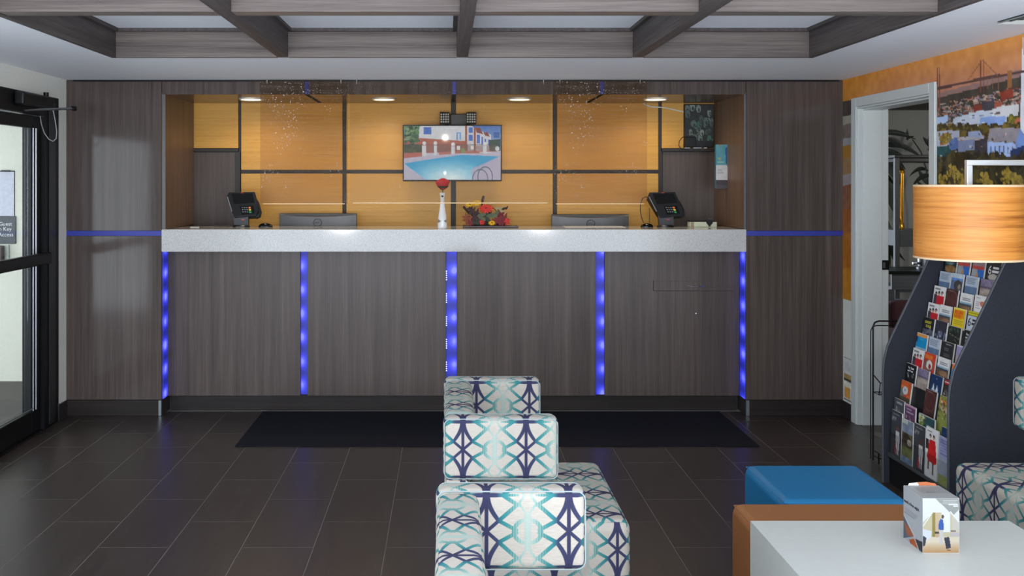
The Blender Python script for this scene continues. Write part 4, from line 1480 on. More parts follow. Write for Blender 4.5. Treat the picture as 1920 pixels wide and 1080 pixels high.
BW, BH = 0.104, 0.226
brdesc = {
    'family': 'white leaflet with a family in red', 'gown': 'white leaflet with two figures in long red dresses', 'coast': 'white leaflet with brown coast photo',
    'bluetext': 'pale blue leaflet of small text', 'bluecoast': 'blue seaside leaflet', 'stone': 'violet grey leaflet with stone photo', 'pot': 'lilac leaflet like a clay pot',
    'map': 'red and blue map leaflet', 'teal': 'dark teal and amber leaflet', 'maroon': 'dark maroon leaflet with oval', 'orangespot': 'white leaflet with an orange spot',
    'yellow': 'yellow leaflet with red capital letters', 'six': 'yellow topped leaflet with large number 6', 'sixblack': 'black leaflet with large white number 6',
    'ghost': 'black leaflet with yellow lettering', 'navytext': 'navy leaflet with pale pattern', 'darkgreen': 'dark green leaflet with white top edge', 'taste': 'black leaflet with white lettering',
    'orangeblue': 'leaflet with orange band over bright blue', 'orangebluecard': 'orange and blue leaflet', 'menu': 'black menu style leaflet', 'redfish': 'red and orange leaflet',
    'navyfigures': 'navy leaflet with white triangular figures', 'redstripe': 'dark leaflet with red and white stripes', 'orangeball': 'orange leaflet with a grey ball', 'orangegreen': 'green and orange leaflet',
    'slate': 'slate grey leaflet', 'slatewoman': 'slate grey leaflet with woman in white', 'scallop': 'purple leaflet with scalloped top', 'tealgarden': 'wide teal garden leaflet',
    'bluepaper': 'blue and white folded leaflet', 'landscape': 'landscape photo leaflet', 'lavender': 'lavender leaflet with a field photo'}
pmesh = {}
COLY = [4.812, 4.690, 4.563, 4.436, 4.322]
ROWS = {1: ['teal', 'map', 'map', 'sixblack'], 2: ['bluetext', 'bluecoast', 'bluetext', 'stone'], 3: ['family', 'maroon', 'coast', 'orangespot'], 4: ['family', 'coast', 'yellow', 'six'],
        5: ['ghost', 'navytext', 'darkgreen', 'taste'], 6: ['orangeblue', 'bluetext', 'menu', 'pot'], 7: ['family', 'redfish', 'coast', 'orangebluecard'], 8: ['taste', 'stone', 'navyfigures', 'redstripe'],
        9: ['orangeball', None, 'maroon', 'orangegreen']}
YOFF = {1: -0.01, 2: 0.0, 3: 0.0, 4: 0.01, 5: 0.0, 6: 0.012, 7: 0.0, 8: 0.012, 9: 0.012}
M_CARD = pm('leaflet_card', (214, 214, 208), 0.5)


def brochure(kind, X, Y, Z, label, lean=LEAN, w=BW, h=BH, rz=0.0, th=0.007):
    """origin at the bottom of the front; leans back towards +x; front faces -x"""
    t = thing('brochure', label, 'leaflet', (X, Y, Z), 0, 'leaflets in the brochure rack')
    t.rotation_euler = (0, lean, rz)
    key = (kind, w, h)
    if key not in pmesh:
        cov = design(kind).mesh('cover', (-0.0004, w / 2, h), (0, -w, 0), (0, 0, -h), M_PRINT, t)
        pg = G().box(0, th, -w / 2, w / 2, 0, h).build('pages', M_CARD, t, smooth=0)
        pmesh[key] = (cov, pg)
    else:
        for src in pmesh[key]:
            c = src.copy()
            COL.objects.link(c)
            c.parent = t
    return t


seen = {}
WHERE = ['', 'at the doorway end', 'second from the doorway', 'third from the doorway', 'at the near end']
M_LETR = pm('red_lettering', (206, 60, 24), 0.5)
M_LETK = pm('black_lettering', (34, 38, 46), 0.5)
M_LETY = pm('yellow_lettering', (196, 194, 50), 0.5)
qq = random.Random(3)
for r, kinds in ROWS.items():
    X, Z = row_xz(r)
    for c, kd in enumerate(kinds):
        if kd is None:
            continue
        y = COLY[c] + YOFF[r] + qq.uniform(-0.004, 0.004)
        dz = qq.uniform(-0.003, 0.006)
        lab = brdesc[kd] + ', %s row of the rack' % ORD[r]
        if kinds.count(kd) > 1:
            lab += ' ' + WHERE[c + 1]
        b = brochure(kd, X - BH * SL, y, Z + dz - BH * CL, lab)
        fx = -0.0009
        if kd == 'yellow':
            lettering('BEGIN', 0.026, M_LETR, b, (fx, BW / 2 - 0.008, BH - 0.030), (0, -1, 0), (0, 0, 1))
            lettering('HERE!', 0.026, M_LETR, b, (fx, BW / 2 - 0.008, BH - 0.050), (0, -1, 0), (0, 0, 1))
        if kd in ('six', 'sixblack'):
            mm = M_LETK if kd == 'six' else M_LETW
            z6 = BH - (0.072 if kd == 'six' else 0.062)
            lettering('6', 0.058, mm, b, (fx, BW / 2 - 0.006, z6), (0, -1, 0), (0, 0, 1))
            g = G()
            g.box(fx - 0.0003, fx, BW / 2 - 0.09, BW / 2 - 0.044, z6 + 0.026, z6 + 0.036)
            g.box(fx - 0.0003, fx, BW / 2 - 0.096, BW / 2 - 0.040, z6 + 0.008, z6 + 0.019)
            g.build('print_block', mm, b, smooth=0)
        if kd == 'taste':
            lettering('The Taste\nand Tour', 0.015, M_LETW, b, (fx, BW / 2 - 0.018, BH - 0.026), (0, -1, 0), (0, 0, 1))
        if kd == 'ghost':
            lettering('GHOST\n  TOUR', 0.020, M_LETY, b, (fx, BW / 2 - 0.014, BH - 0.030), (0, -1, 0), (0, 0, 1))
# the two bottom tiers, standing on the bottom shelf
Lo = math.radians(5)
tier = [('slate', 2.318, 4.815, 0.29, 'slate grey leaflet with pale lettering, back of the bottom tier'),
        ('scallop', 2.320, 4.705, 0.285, 'purple leaflet with scalloped top, back of the bottom tier'),
        ('tealgarden', 2.321, 4.545, 0.272, 'wide teal garden leaflet, back of the bottom tier'),
        ('navyfigures', 2.318, 4.345, 0.262, 'navy leaflet with white triangular figures, back of the bottom tier')]
for kd, X, Y, h, lab in tier:
    brochure(kd, X - 0.017, Y, 0.1605, lab, math.radians(3.0), 0.15 if kd == 'tealgarden' else 0.104, h)
tier2 = [('slatewoman', 2.2905, 4.805, 0.232, 'slate grey leaflet with woman in white, at the doorway end of the front bottom tier'),
         ('landscape', 2.2905, 4.690, 0.214, 'landscape photo leaflet in the front bottom tier of the rack'),
         ('slatewoman', 2.2905, 4.570, 0.222, 'slate grey leaflet with woman in white, beside the red dress leaflet'),
         ('gown', 2.2905, 4.455, 0.236, 'white leaflet with two figures in long red dresses, front bottom tier'),
         ('lavender', 2.2905, 4.335, 0.222, 'lavender leaflet with a field photo, near end of the bottom tier')]
for kd, X, Y, h, lab in tier2:
    brochure(kd, X, Y, 0.1605, lab, math.radians(2.0), 0.108, h)

# ---- wire literature stand behind the rack
ws = thing('wire_stand', 'thin black wire literature stand in front of the white door casing', 'stand', (2.50, 5.28, 0))
wx0, wx1 = px(1637, 5.28) - 2.50, 0.10
g = G()
zt = pz(602, 5.28)
for dy in (0.0, 0.03):
    g.tube([(wx0, dy, 0.002), (wx0, dy, zt - 0.03 - dy), (wx0 + 0.01, dy, zt - 0.008 - dy), (wx0 + 0.03, dy, zt - dy), (wx1 - 0.03, dy, zt - dy), (wx1 - 0.01, dy, zt - 0.008 - dy), (wx1, dy, zt - 0.03 - dy), (wx1, dy, 0.002)], 0.005 if dy == 0 else 0.003, 8)
g.build('frame', M_BLACKM, ws)
g = G()
z0, z1 = pz(735, 5.28), pz(702, 5.28)
g.tube([(wx0, -0.09, z1 - 0.03), (wx1, -0.09, z1 - 0.03)], 0.003, 6)
g.tube([(wx0, -0.09, z1 - 0.03), (wx0, 0.0, z1)], 0.003, 6)
g.tube([(wx1, -0.09, z1 - 0.03), (wx1, 0.0, z1)], 0.003, 6)
g.tube([(wx0, -0.07, z0), (wx1, -0.07, z0)], 0.003, 6)
g.tube([(wx0, 0.0, z0), (wx1, 0.0, z0)], 0.003, 6)
for k in range(9):
    x = wx0 + (wx1 - wx0) * k / 8
    g.tube([(x, -0.09, z1 - 0.03), (x, -0.07, z0), (x, 0.0, z0)], 0.0022, 6)
g.build('basket', M_BLACKM, ws)
g = G()
for k in range(6):
    x = wx0 + (wx1 - wx0) * k / 5
    g.tube([(x, -0.07, 0.03), (x, 0.0, 0.03)], 0.0025, 6)
g.tube([(wx0, -0.07, 0.0), (wx0, -0.07, 0.06)], 0.004, 6)
g.tube([(wx1, -0.07, 0.0), (wx1, -0.07, 0.06)], 0.004, 6)
g.tube([(wx0, -0.07, 0.03), (wx1, -0.07, 0.03)], 0.003, 6)
g.tube([(wx0, -0.07, 0.06), (wx0, 0.0, 0.06)], 0.003, 6)
g.build('base_rails', M_BLACKM, ws)

# ================================================================== FLOOR LAMP WITH VENEER SHADE
LX, LY = 2.124, 3.83
lp = thing('floor_lamp', 'square chrome tube floor lamp with large orange wood veneer drum shade', 'lamp', (LX, LY, 0))
R_ = 0.203
zt, zb = 1.555, 1.256
def ringwall(r0, r1, a, b):
    return G().lathe([(r0, a), (r0, b), (r1, b), (r1, a), (r0, a)], 64)
sh_ = ringwall(R_, R_ - 0.003, zb, zt).build('shade', M_SHADE, lp)
ringwall(R_ + 0.001, R_ - 0.005, zt - 0.007, zt + 0.001).build('trim_ring', M_SHTRIM, sh_)
ringwall(R_ + 0.001, R_ - 0.005, zb - 0.001, zb + 0.007).build('trim_ring', M_SHTRIM, sh_)
g = G()
for k in range(3):
    a = k * 2 * PI / 3 + 0.3
    g.cyl((0, 0, zt - 0.03), ((R_ - 0.004) * math.cos(a), (R_ - 0.004) * math.sin(a), zt - 0.005), 0.0025, seg=8)
g.build('spider', M_CHROME, sh_)
M_CH2 = pm('polished_chrome_tube', (236, 238, 240), 0.3, 0.75, var=0.02)
h_ = 0.0115
zt_a = 1.571 + 0.075
PX_ = 0.37
G().box(-h_, h_, -h_, h_, zt - 0.05, zt_a - h_, 0.002, 1).build('hanging_tube', M_CH2, lp)
G().box(-h_, PX_ + h_, -h_, h_, zt_a - h_, zt_a + h_, 0.002, 1).build('arm', M_CH2, lp)
G().box(PX_ - h_, PX_ + h_, -h_, h_, 0.014, zt_a - h_, 0.002, 1).build('post', M_CH2, lp)
G().box(PX_ - 0.17, PX_ + 0.14, -0.02, 0.33, 0.0, 0.014, 0.003, 1).build('base_plate', M_CH2, lp)
bl_ = G().lathe([(0.013, 0.0), (0.014, -0.03), (0.03, -0.07), (0.032, -0.09), (0.024, -0.115), (0.0001, -0.125)], 20, (0, 0, zt - 0.05)).build('bulb', pm('frosted_glass', (226, 226, 220), 0.4), lp)

# ---- ceiling diffuser top right
vt = thing('ceiling_vent', 'square white ceiling air vent above the mural', 'vent', (2.49, 3.80, ZC))
X0, X1, Y0, Y1 = -0.155, 0.155, -0.19, 0.19
M_VENT = pm('white_vent_metal', (206, 210, 206), 0.4, var=0.02)
for i in range(4):
    s = i * 0.034
    g = G()
    t = 0.014
    z = -0.012 + i * 0.003
    a, b, c, d = X0 + s, X1 - s, Y0 + s, Y1 - s
    for (q0, q1) in (((a, c), (b, c)), ((b, c), (b, d)), ((b, d), (a, d)), ((a, d), (a, c))):
        n0 = Vector((-(q1[1] - q0[1]), q1[0] - q0[0], 0)).normalized() * t
        dirv = Vector((q1[0] - q0[0], q1[1] - q0[1], 0)).normalized()
        A, B = Vector((*q0, z)), Vector((*q1, z))
        C, D = B + n0 - dirv * t, A + n0 + dirv * t
        up = Vector((0, 0, 0.010))
        g.face([A, B, C + up, D + up])
        g.face([A + Vector((0, 0, 0.002)), D + up + Vector((0, 0, 0.002)), C + up + Vector((0, 0, 0.002)), B + Vector((0, 0, 0.002))])
    g.build('vane', M_VENT, vt, smooth=0, rec=False)
G().box(X0, X1, Y0, Y1, -0.003, -0.0002).build('backing', pm('dark_duct', (70, 74, 76), 0.6), vt, smooth=0)

# ================================================================== THINGS ON AND BEHIND THE COUNTER
# ---- monitors seen from the back
M_MSHELL = pm('graphite_plastic', (92, 93, 96), 0.38, var=0.04)
M_MDARK = pm('dark_bezel', (30, 31, 33), 0.4)


def monitor(x0, x1, ytop, label, group):
    Y = 6.84
    a, b = px(x0, Y), px(x1, Y)
    cx = (a + b) / 2
    w = (b - a) / 2
    zt = pz(ytop, Y) - 0.85
    zb = zt - 0.34
    t = thing('computer_monitor', label, 'monitor', (cx, Y, 0.85), 0, group)
    G().box(-w, w, 0.0, 0.018, zb, zt, 0.004, 2).build('screen_frame', M_MDARK, t)
    g = G()
    n = 14
    rows = []
    for k in range(n + 1):
        u = -1 + 2 * k / n
        dep = 0.028 * (1 - abs(u) ** 3) + 0.004
        top = zt - 0.003 - 0.014 * (1 - u * u)
        rows.append([g.bm.verts.new((u * (w - 0.003), 0.0, top)), g.bm.verts.new((u * (w - 0.004), -dep * 0.8, top - 0.008)), g.bm.verts.new((u * (w - 0.004), -dep, (zt + zb) / 2)), g.bm.verts.new((u * (w - 0.004), -dep * 0.7, zb + 0.01)), g.bm.verts.new((u * (w - 0.003), 0.0, zb + 0.003))])
    for r0, r1 in zip(rows, rows[1:]):
        for k in range(4):
            g.bm.faces.new((r0[k], r0[k + 1], r1[k + 1], r1[k]))
    g.bm.faces.new(rows[0])
    g.bm.faces.new(rows[-1][::-1])
    sh = g.build('back_shell', M_MSHELL, t, smooth=40)
    zl = pz(ytop + 17, Y) - 0.85
    ring = G()
    pts = [(0.029 * math.cos(2 * PI * k / 28), -0.0325, zl + 0.026 * math.sin(2 * PI * k / 28)) for k in range(29)]
    ring.tube(pts, 0.0022, 6)
    ring.build('logo_ring', M_MDARK, sh)
    lettering('DELL', 0.017, M_MDARK, sh, (0, -0.0325, zl - 0.0055), (1, 0, 0), (0, 0, 1), align='CENTER', depth=0.001)
    G().box(-0.035, 0.035, -0.012, 0.012, 0.01, zb + 0.1, 0.004, 1).build('neck', M_MDARK, t)
    G().box(-0.11, 0.11, -0.055, 0.08, 0.0, 0.012, 0.004, 1).build('foot', M_MDARK, t)
    return t


monitor(524, 669, 400, 'grey computer monitor seen from behind, beside the payment terminal without a cable', 'computer monitors behind the counter')
monitor(1034, 1179, 402, 'grey computer monitor seen from behind, beside the payment terminal with a cable loop', 'computer monitors behind the counter')

# ---- payment terminals
M_TB = pm('black_terminal_plastic', (26, 28, 31), 0.36)
M_TG = pm('glossy_black_screen', (12, 13, 15), 0.12)
M_KEY = pm('grey_key', (118, 122, 126), 0.5)
M_KO = pm('orange_key', (216, 116, 56), 0.5)
M_KY = pm('yellow_key', (206, 190, 70), 0.5)
M_KG = pm('green_key', (40, 150, 100), 0.5)
M_RED = pm('red_badge', (206, 70, 66), 0.5)


def terminal(xo, label):
    Y = 6.62
    yb = 340 + (H - ZW) * KF / Y
    S = Y / KF
    t = thing('payment_terminal', label, 'terminal', (px(xo + 452, Y), Y, ZW), 0, 'payment terminals on the counter')
    tilt = math.radians(-26)
    ct = math.cos(tilt)
    zp = (yb - 408) * S

    def L(x, y):
        return ((x - 452) * S, zp + ((yb - y) * S - zp) / ct)

    mt = Matrix.Translation((0, 0, zp)) @ Matrix.Rotation(tilt, 4, 'X') @ Matrix.Translation((0, 0, -zp))

    def head(poly, y0, y1, name, mat, par):
        g = G().prism([L(*p) for p in poly], 'y', y0, y1)
        bmesh.ops.transform(g.bm, matrix=mt, verts=g.bm.verts[:])
        if name in ('body', 'card_reader'):
            bmesh.ops.bevel(g.bm, geom=[e for e in g.bm.edges if e.calc_length() > 0.01], offset=0.005, segments=2, profile=0.5, affect='EDGES')
        return g.build(name, mat, par)

    body = head([(425, 363), (474, 362), (480, 380), (485, 398), (481, 407), (441, 410), (436, 402), (421, 372)], -0.022, 0.03, 'body', M_TB, t)
    head([(476, 370), (483, 380), (489, 396), (488, 405), (480, 409), (476, 398)], -0.010, 0.028, 'card_reader', M_TB, t)
    head([(431, 366), (470, 365.5), (476, 383), (437, 385)], -0.0235, -0.021, 'screen', M_TG, body)
    head([(422.5, 372), (424, 371), (436, 399), (434.5, 400)], -0.0235, -0.018, 'silver_edge', M_CHROME, body)
    head([(448, 364), (453, 364), (453, 365.2), (448, 365.2)], -0.0235, -0.021, 'badge', M_RED, body)
    kp = head([(449, 389), (474, 388), (479, 403), (454, 405)], -0.0232, -0.021, 'keypad', M_TG, body)
    for r in range(3):
        for c in range(3):
            x, y = 452.5 + c * 4.2 + r * 1.1, 391.5 + r * 3.9
            g = G().prism([L(x, y), L(x + 2.6, y), L(x + 3, y + 1.6), L(x + 0.4, y + 1.6)], 'y', -0.0255, -0.022)
            bmesh.ops.transform(g.bm, matrix=mt, verts=g.bm.verts[:])
            g.build('key', M_KEY, kp, smooth=0)
    for r, m_ in enumerate((M_KO, M_KY, M_KG)):
        x, y = 465.2 + r * 1.1, 390.8 + r * 4.2
        g = G().prism([L(x, y), L(x + 4, y), L(x + 4.8, y + 2.9), L(x + 0.8, y + 2.9)], 'y', -0.0257, -0.022)
        bmesh.ops.transform(g.bm, matrix=mt, verts=g.bm.verts[:])
        g.build('key', m_, kp, smooth=0)
    g = G()
    g.prism([((440 - 452) * S, 0.012), ((466 - 452) * S, 0.012), ((466 - 452) * S, (yb - 404) * S), ((438 - 452) * S, (yb - 404) * S)], 'y', -0.012, 0.03)
    st = g.build('neck', M_TB, t)
    G().box((453 - 452) * S, (459 - 452) * S, -0.0135, -0.0115, (yb - 412.5) * S, (yb - 411) * S).build('badge', M_RED, st)
    G().lathe([(0.06, 0.0), (0.06, 0.008), (0.052, 0.014), (0.0001, 0.016)], 24, (0, 0.005, 0), 0.75).build('base', M_TB, t)
    return t


terminal(0, 'black tilted payment terminal at the end of the counter nearer the glass entrance door')
terminal(796, 'black tilted payment terminal with a cable loop, beside the white paper block')


def puck(x, y, w, label, name='mouse'):
    Y = 6.60
    t = thing(name, label, 'mouse', (px(x, Y), Y, ZW))
    r = w * Y / KF / 2
    g = G().ball((0, 0, 0.004), r, 1, 0.62, 0.52, 18, 10)
    bmesh.ops.bisect_plane(g.bm, geom=g.bm.verts[:] + g.bm.edges[:] + g.bm.faces[:], plane_co=(0, 0, 0), plane_no=(0, 0, 1), clear_inner=True)
    bmesh.ops.holes_fill(g.bm, edges=[e for e in g.bm.edges if e.is_boundary])
    b = g.build('shell', M_TG, t)
    G().box(-0.006, 0.006, -r * 0.45, -r * 0.28, r * 0.42, r * 0.50, 0.002, 1).build('wheel', M_KEY, t)
    return t


puck(498, 421, 27, 'small black computer mouse on the quartz counter between terminal and monitor')
m2 = puck(1213, 421, 24, 'small black corded mouse on the counter beside the terminal with a cable loop')
Y = 6.60
ox, oz = m2.location.x, ZW
pts = [(px(x, Y) - ox, 0.02, pz(y, Y) - oz) for x, y in ((1208, 418), (1204, 408), (1201.5, 395), (1202, 382), (1206, 372), (1212, 369), (1218, 371))]
pts2 = [(px(x, Y) - ox, 0.02, pz(y, Y) - oz) for x, y in ((1219, 418), (1219, 405), (1219, 390))]
g = G()
g.tube(pts, 0.0028, 6)
g.tube(pts2, 0.0022, 6)
g.build('cable', M_BLACK, m2)

# ---- paper block with binder clip
Y = 6.60
rp = thing('paper_block', 'pale yellow block of cards held by a black binder clip, far end of the counter', 'papers', (px(1319, Y), Y, ZW))
G().box(-0.095, 0.095, 0.0, 0.075, 0.0, 0.036, 0.003, 1).build('cards', pm('pale_yellow_card', (216, 220, 192), 0.6), rp)
G().box(-0.098, 0.092, 0.008, 0.085, 0.037, 0.044, 0.002, 1).build('black_cover', M_BLACK, rp)
G().box(-0.090, -0.066, -0.002, 0.001, 0.0, 0.036).build('stain', pm('tan_band', (170, 150, 126), 0.6), rp)
g = G().prism([(0.018, 0.046), (0.024, 0.052), (0.058, 0.052), (0.064, 0.046), (0.062, 0.030), (0.044, 0.006), (0.038, 0.006), (0.020, 0.030)], 'y', -0.010, -0.001)
bc = g.build('binder_clip', M_BLACK, rp)
G().tube([(0.030, -0.006, 0.05), (0.030, -0.02, 0.058), (0.041, -0.03, 0.06), (0.052, -0.02, 0.058), (0.052, -0.006, 0.05)], 0.0018, 6).build('wire_handle', M_STEEL, bc)
cs = tag(G().box(px(358, 6.55), px(373, 6.55), 6.53, 6.56, ZW + 0.0002, ZW + 0.005, 0.001, 1).build('card_stack', M_PAPER), 'tiny white card stack at the very end of the counter beside the warm-lit return', 'cards')
ps = tag(G().box(px(1062, 6.5), px(1176, 6.5), 6.55, 6.72, ZW + 0.0002, ZW + 0.0022).build('paper_sheet', M_PAPER, smooth=0), 'flat white paper sheet on the counter in front of the monitor by the corded mouse', 'paper')

# ---- bud vase and rose
Y = 6.40
vz_ = thing('bud_vase', 'slim white bud vase with dark and gold marks on the counter, holding a red rose', 'vase', (px(829.5, Y), Y, ZW))
M_PORC = pm('white_porcelain', (222, 222, 222), 0.2, var=0.02)
G().lathe([(0.0001, 0.0), (0.030, 0.0), (0.033, 0.008), (0.033, 0.040), (0.031, 0.058), (0.030, 0.064), (0.028, 0.082), (0.0225, 0.115), (0.0175, 0.150), (0.0145, 0.190), (0.0150, 0.215), (0.0195, 0.232), (0.0200, 0.240), (0.0175, 0.2445), (0.0140, 0.236), (0.0110, 0.20), (0.0001, 0.19)], 32).build('body', M_PORC, vz_)
M_GOLD = pm('dark_gold_mark', (92, 66, 40), 0.4)
for s in (-1, 1):
    g = G().prism([(s * 0.030, 0.064), (s * 0.010, 0.052), (s * 0.030, 0.040)], 'y', -0.0345, -0.020)
    g.build('painted_mark', M_GOLD, vz_)
G().prism([(-0.008, 0.226), (0.008, 0.226), (0.006, 0.214), (-0.006, 0.214)], 'y', -0.0185, -0.012).build('cut_out', M_BLACK, vz_)
M_ROSE = pm('deep_red_petal', (206, 22, 34), 0.6, var=0.15)
M_SEP = pm('dark_green_sepal', (52, 54, 30), 0.7, var=0.2)
M_STEM = pm('green_stem', (60, 84, 44), 0.7)
ro = thing('red_rose', 'single red artificial rose standing in the white bud vase', 'flower', (px(829.5, Y), Y, ZW + 0.2))
G().tube([(0, 0, -0.005), (0.001, 0, 0.035), (0.003, 0, 0.068)], 0.0032, 8).build('stem', M_STEM, ro)
cxr, czr = 0.003, 0.106


def petal(c, ang, r, hgt, open_, thick=0.0016):
    g = G()
    n, m = 8, 6
    G1 = []
    for j in range(m + 1):
        v = j / m
        row = []
        for i in range(n + 1):
            u = -1 + 2 * i / n
            wv_ = math.sin(min(1, v * 1.25 + 0.15) * PI / 2) * (1 - 0.35 * max(0, v - 0.7) / 0.3)
            a = ang + u * 0.95 * wv_
            rr = r * (0.35 + 0.65 * math.sin(v * PI * 0.55)) * (1 + open_ * v * v)
            z = -hgt / 2 + hgt * v - 0.10 * hgt * u * u * v + 0.004 * open_ * math.sin(u * 4)
            row.append(g.bm.verts.new((c[0] + rr * math.cos(a), c[1] + rr * math.sin(a), c[2] + z)))
        G1.append(row)
    for j in range(m):
        for i in range(n):
            g.bm.faces.new((G1[j][i], G1[j][i + 1], G1[j + 1][i + 1], G1[j + 1][i]))
    return g


k = 0
for (r, h_, op_, cnt, off) in ((0.014, 0.076, 0.1, 3, 0.2), (0.024, 0.074, 0.15, 4, 0.9), (0.034, 0.068, 0.2, 5, 0.3), (0.038, 0.058, 0.35, 5, 1.1)):
    for i in range(cnt):
        o = petal((cxr, 0, czr - 0.004 * k), off + i * 2 * PI / cnt, r, h_, op_).build('petal', M_ROSE, ro)
        so = o.modifiers.new('s', 'SOLIDIFY')
        so.thickness = 0.0015
    k += 1
G().ball((cxr, 0, czr + 0.004), 0.031, 1, 1, 1.15).build('bud_heart', M_ROSE, ro)
for i in range(6):
    a = i * PI / 3 + 0.2
    g = petal((cxr, 0, 0.078), a, 0.026, 0.026, 0.5)
    g.build('sepal', M_SEP, ro)
G().ball((cxr, 0, 0.070), 0.011, 1, 1, 0.8).build('calyx', M_SEP, ro)

# ---- autumn flower arrangement on a dark tray
Y = 6.56
fa = thing('flower_arrangement', 'autumn arrangement of red and yellow flowers, leaves and cattails on a dark tray', 'flowers', (px(915, Y), Y, ZW))
fx_, yb = px(915, Y), 340 + (H - ZW) * KF / Y


def F(x, y, d=0.0):
    return Vector((px(x, Y) - fx_, d, (yb - y) * Y / KF))


S = Y / KF
G().box(F(868, 0).x, F(971, 0).x, -0.045, 0.06, 0.0, 0.014, 0.003, 1).build('tray', pm('dark_brown_tray', (74, 58, 58), 0.4), fa)
M_FOAM = pm('dark_foliage_mass', (40, 34, 34), 0.8, var=0.3)
G().box(F(880, 0).x, F(950, 0).x, -0.025, 0.035, 0.014, 0.05, 0.01, 2).build('planter_block', M_FOAM, fa)
fl = {'yel': pm('yellow_petal', (222, 172, 28), 0.7, var=0.15), 'red': pm('scarlet_petal', (196, 44, 36), 0.7, var=0.18), 'dkr': pm('wine_leaf', (112, 34, 38), 0.7, var=0.25),
      'mar': pm('rust_leaf', (128, 62, 36), 0.7, var=0.25), 'grn': pm('sage_leaf', (84, 92, 66), 0.7, var=0.2), 'dgr': pm('deep_green_leaf', (46, 52, 42), 0.7, var=0.2),
      'plum': pm('plum_leaf', (64, 38, 40), 0.7, var=0.25), 'pale': pm('pale_dried_leaf', (170, 158, 112), 0.7, var=0.15), 'cat': pm('brown_cattail', (58, 40, 32), 0.9, var=0.2)}


def leaf(c, size, ang, mat, star=True, tilt=0.0, name='leaf'):
    n = 5
    pts = []
    if star:
        for i in range(2 * n):
            a = ang + i * PI / n
            r = size * (1.0 if i % 2 == 0 else 0.45) * (1.15 if i == 0 else 1.0)
            pts.append((r * math.sin(a), r * math.cos(a)))
    else:
        for i in range(12):
            t = i / 12 * 2 * PI
            lx, ly = size * math.cos(t) * (1 if math.cos(t) < 0 else 1.25), size * 0.42 * math.sin(t)
            pts.append((lx * math.cos(ang) - ly * math.sin(ang), lx * math.sin(ang) + ly * math.cos(ang)))
    g = G().prism(pts, 'y', -0.0012, 0.0012)
    for v in g.bm.verts:
        v.co.y += 4.0 * (v.co.x ** 2 + v.co.z ** 2) * (0.6 + tilt)
    bmesh.ops.transform(g.bm, matrix=Matrix.Translation(c) @ Matrix.Rotation(tilt, 4, 'X') @ Matrix.Rotation(tilt * 0.6, 4, 'Z'), verts=g.bm.verts[:])
    return g.build(name, mat, fa)


def daisy(c, r, mat, cmat, squash=1.0, tilt=-0.5, n=14):
    g = G()
    for ring, (rr, cnt) in enumerate(((1.0, n), (0.66, n - 3))):
        for i in range(cnt):
            a = i * 2 * PI / cnt + ring * 0.2
            m = Matrix.Rotation(-a, 4, 'Y') @ Matrix.Translation((r * rr * 0.58, -0.004 * ring, 0)) @ Matrix.Rotation(0.25, 4, 'Z')
            m = Matrix.Translation(c) @ Matrix.Diagonal((1, 1, squash, 1)) @ Matrix.Rotation(tilt, 4, 'X') @ m @ Matrix.Diagonal((r * rr * 0.46, r * 0.07, r * 0.15, 1))
            bmesh.ops.create_uvsphere(g.bm, u_segments=8, v_segments=5, radius=1, matrix=m)
    f = g.build('flower_head', mat, fa)
    G().ball((c[0], c[1] - 0.006, c[2]), r * 0.24, 1, 0.5, squash, 10, 6).build('flower_centre', cmat, f)
    return f


M_CEN = pm('brown_flower_centre', (70, 44, 22), 0.8)
daisy(F(881, 383, 0.0), 0.034, fl['yel'], M_CEN, 0.62)
daisy(F(894, 380, -0.015), 0.036, fl['yel'], M_CEN, 0.66)
daisy(F(911, 390.5, -0.035), 0.052, fl['red'], fl['dkr'], 0.75, -0.6)
daisy(F(903, 416, -0.05), 0.022, fl['red'], fl['dkr'], 0.95, -0.2)
daisy(F(921.5, 417, -0.05), 0.026, fl['yel'], M_CEN, 0.8, -0.5)
q = random.Random(4)
for (x, y, s, m_, d) in ((877, 412, 12, 'mar', -0.04), (874, 407, 9, 'mar', -0.03), (882, 418, 8, 'dkr', -0.05), (886, 398, 11, 'plum', 0), (893, 402, 12, 'plum', -0.01), (888, 409, 11, 'plum', -0.03), (882, 391, 8, 'plum', 0.01),
                         (938, 404, 12, 'dkr', -0.02), (945, 411, 12, 'dkr', -0.04), (934, 413, 11, 'dkr', -0.045), (950, 415, 9, 'red', -0.04), (940, 418, 9, 'dkr', -0.05), (928, 415, 9, 'dkr', -0.04)):
    leaf(F(x, y, d), s * S, q.uniform(-0.6, 0.6), fl[m_], True, q.uniform(-0.4, 0.3))
for (x, y, s, m_, a, d) in ((902, 403, 8, 'grn', 0.2, -0.045), (903, 409, 7, 'grn', -0.6, -0.05), (921, 404, 10, 'grn', 0.1, -0.04), (929, 402, 8, 'grn', 0.9, -0.03), (914, 411, 8, 'dgr', -0.8, -0.045), (896, 413, 8, 'dgr', 0.4, -0.04),
                            (938, 394, 7, 'pale', 0.7, -0.01), (942, 397, 6, 'pale', -0.4, -0.02), (935, 391, 6, 'pale', 0.2, 0.0), (891, 417, 7, 'dgr', -0.2, -0.05), (912, 402, 9, 'dgr', 0.5, -0.03)):
    leaf(F(x, y, d), s * S, a, fl[m_], False, q.uniform(-0.3, 0.3))
for (a, b, r) in (((902.5, 385), (906.8, 367), 2.4), ((882, 402), (868.5, 387), 2.3)):
    A, B = F(*a, 0.01), F(*b, 0.0)
    d = (B - A)
    G().tube([A, A + d * 0.06, A + d * 0.5, A + d * 0.94, B], [r * S * 0.5, r * S, r * S * 1.05, r * S, r * S * 0.4], 10).build('cattail', fl['cat'], fa)
    G().cyl(A, F(905 if a[0] > 890 else 892, 412, 0.0), 0.0022, seg=6).build('cattail_stem', fl['cat'], fa)
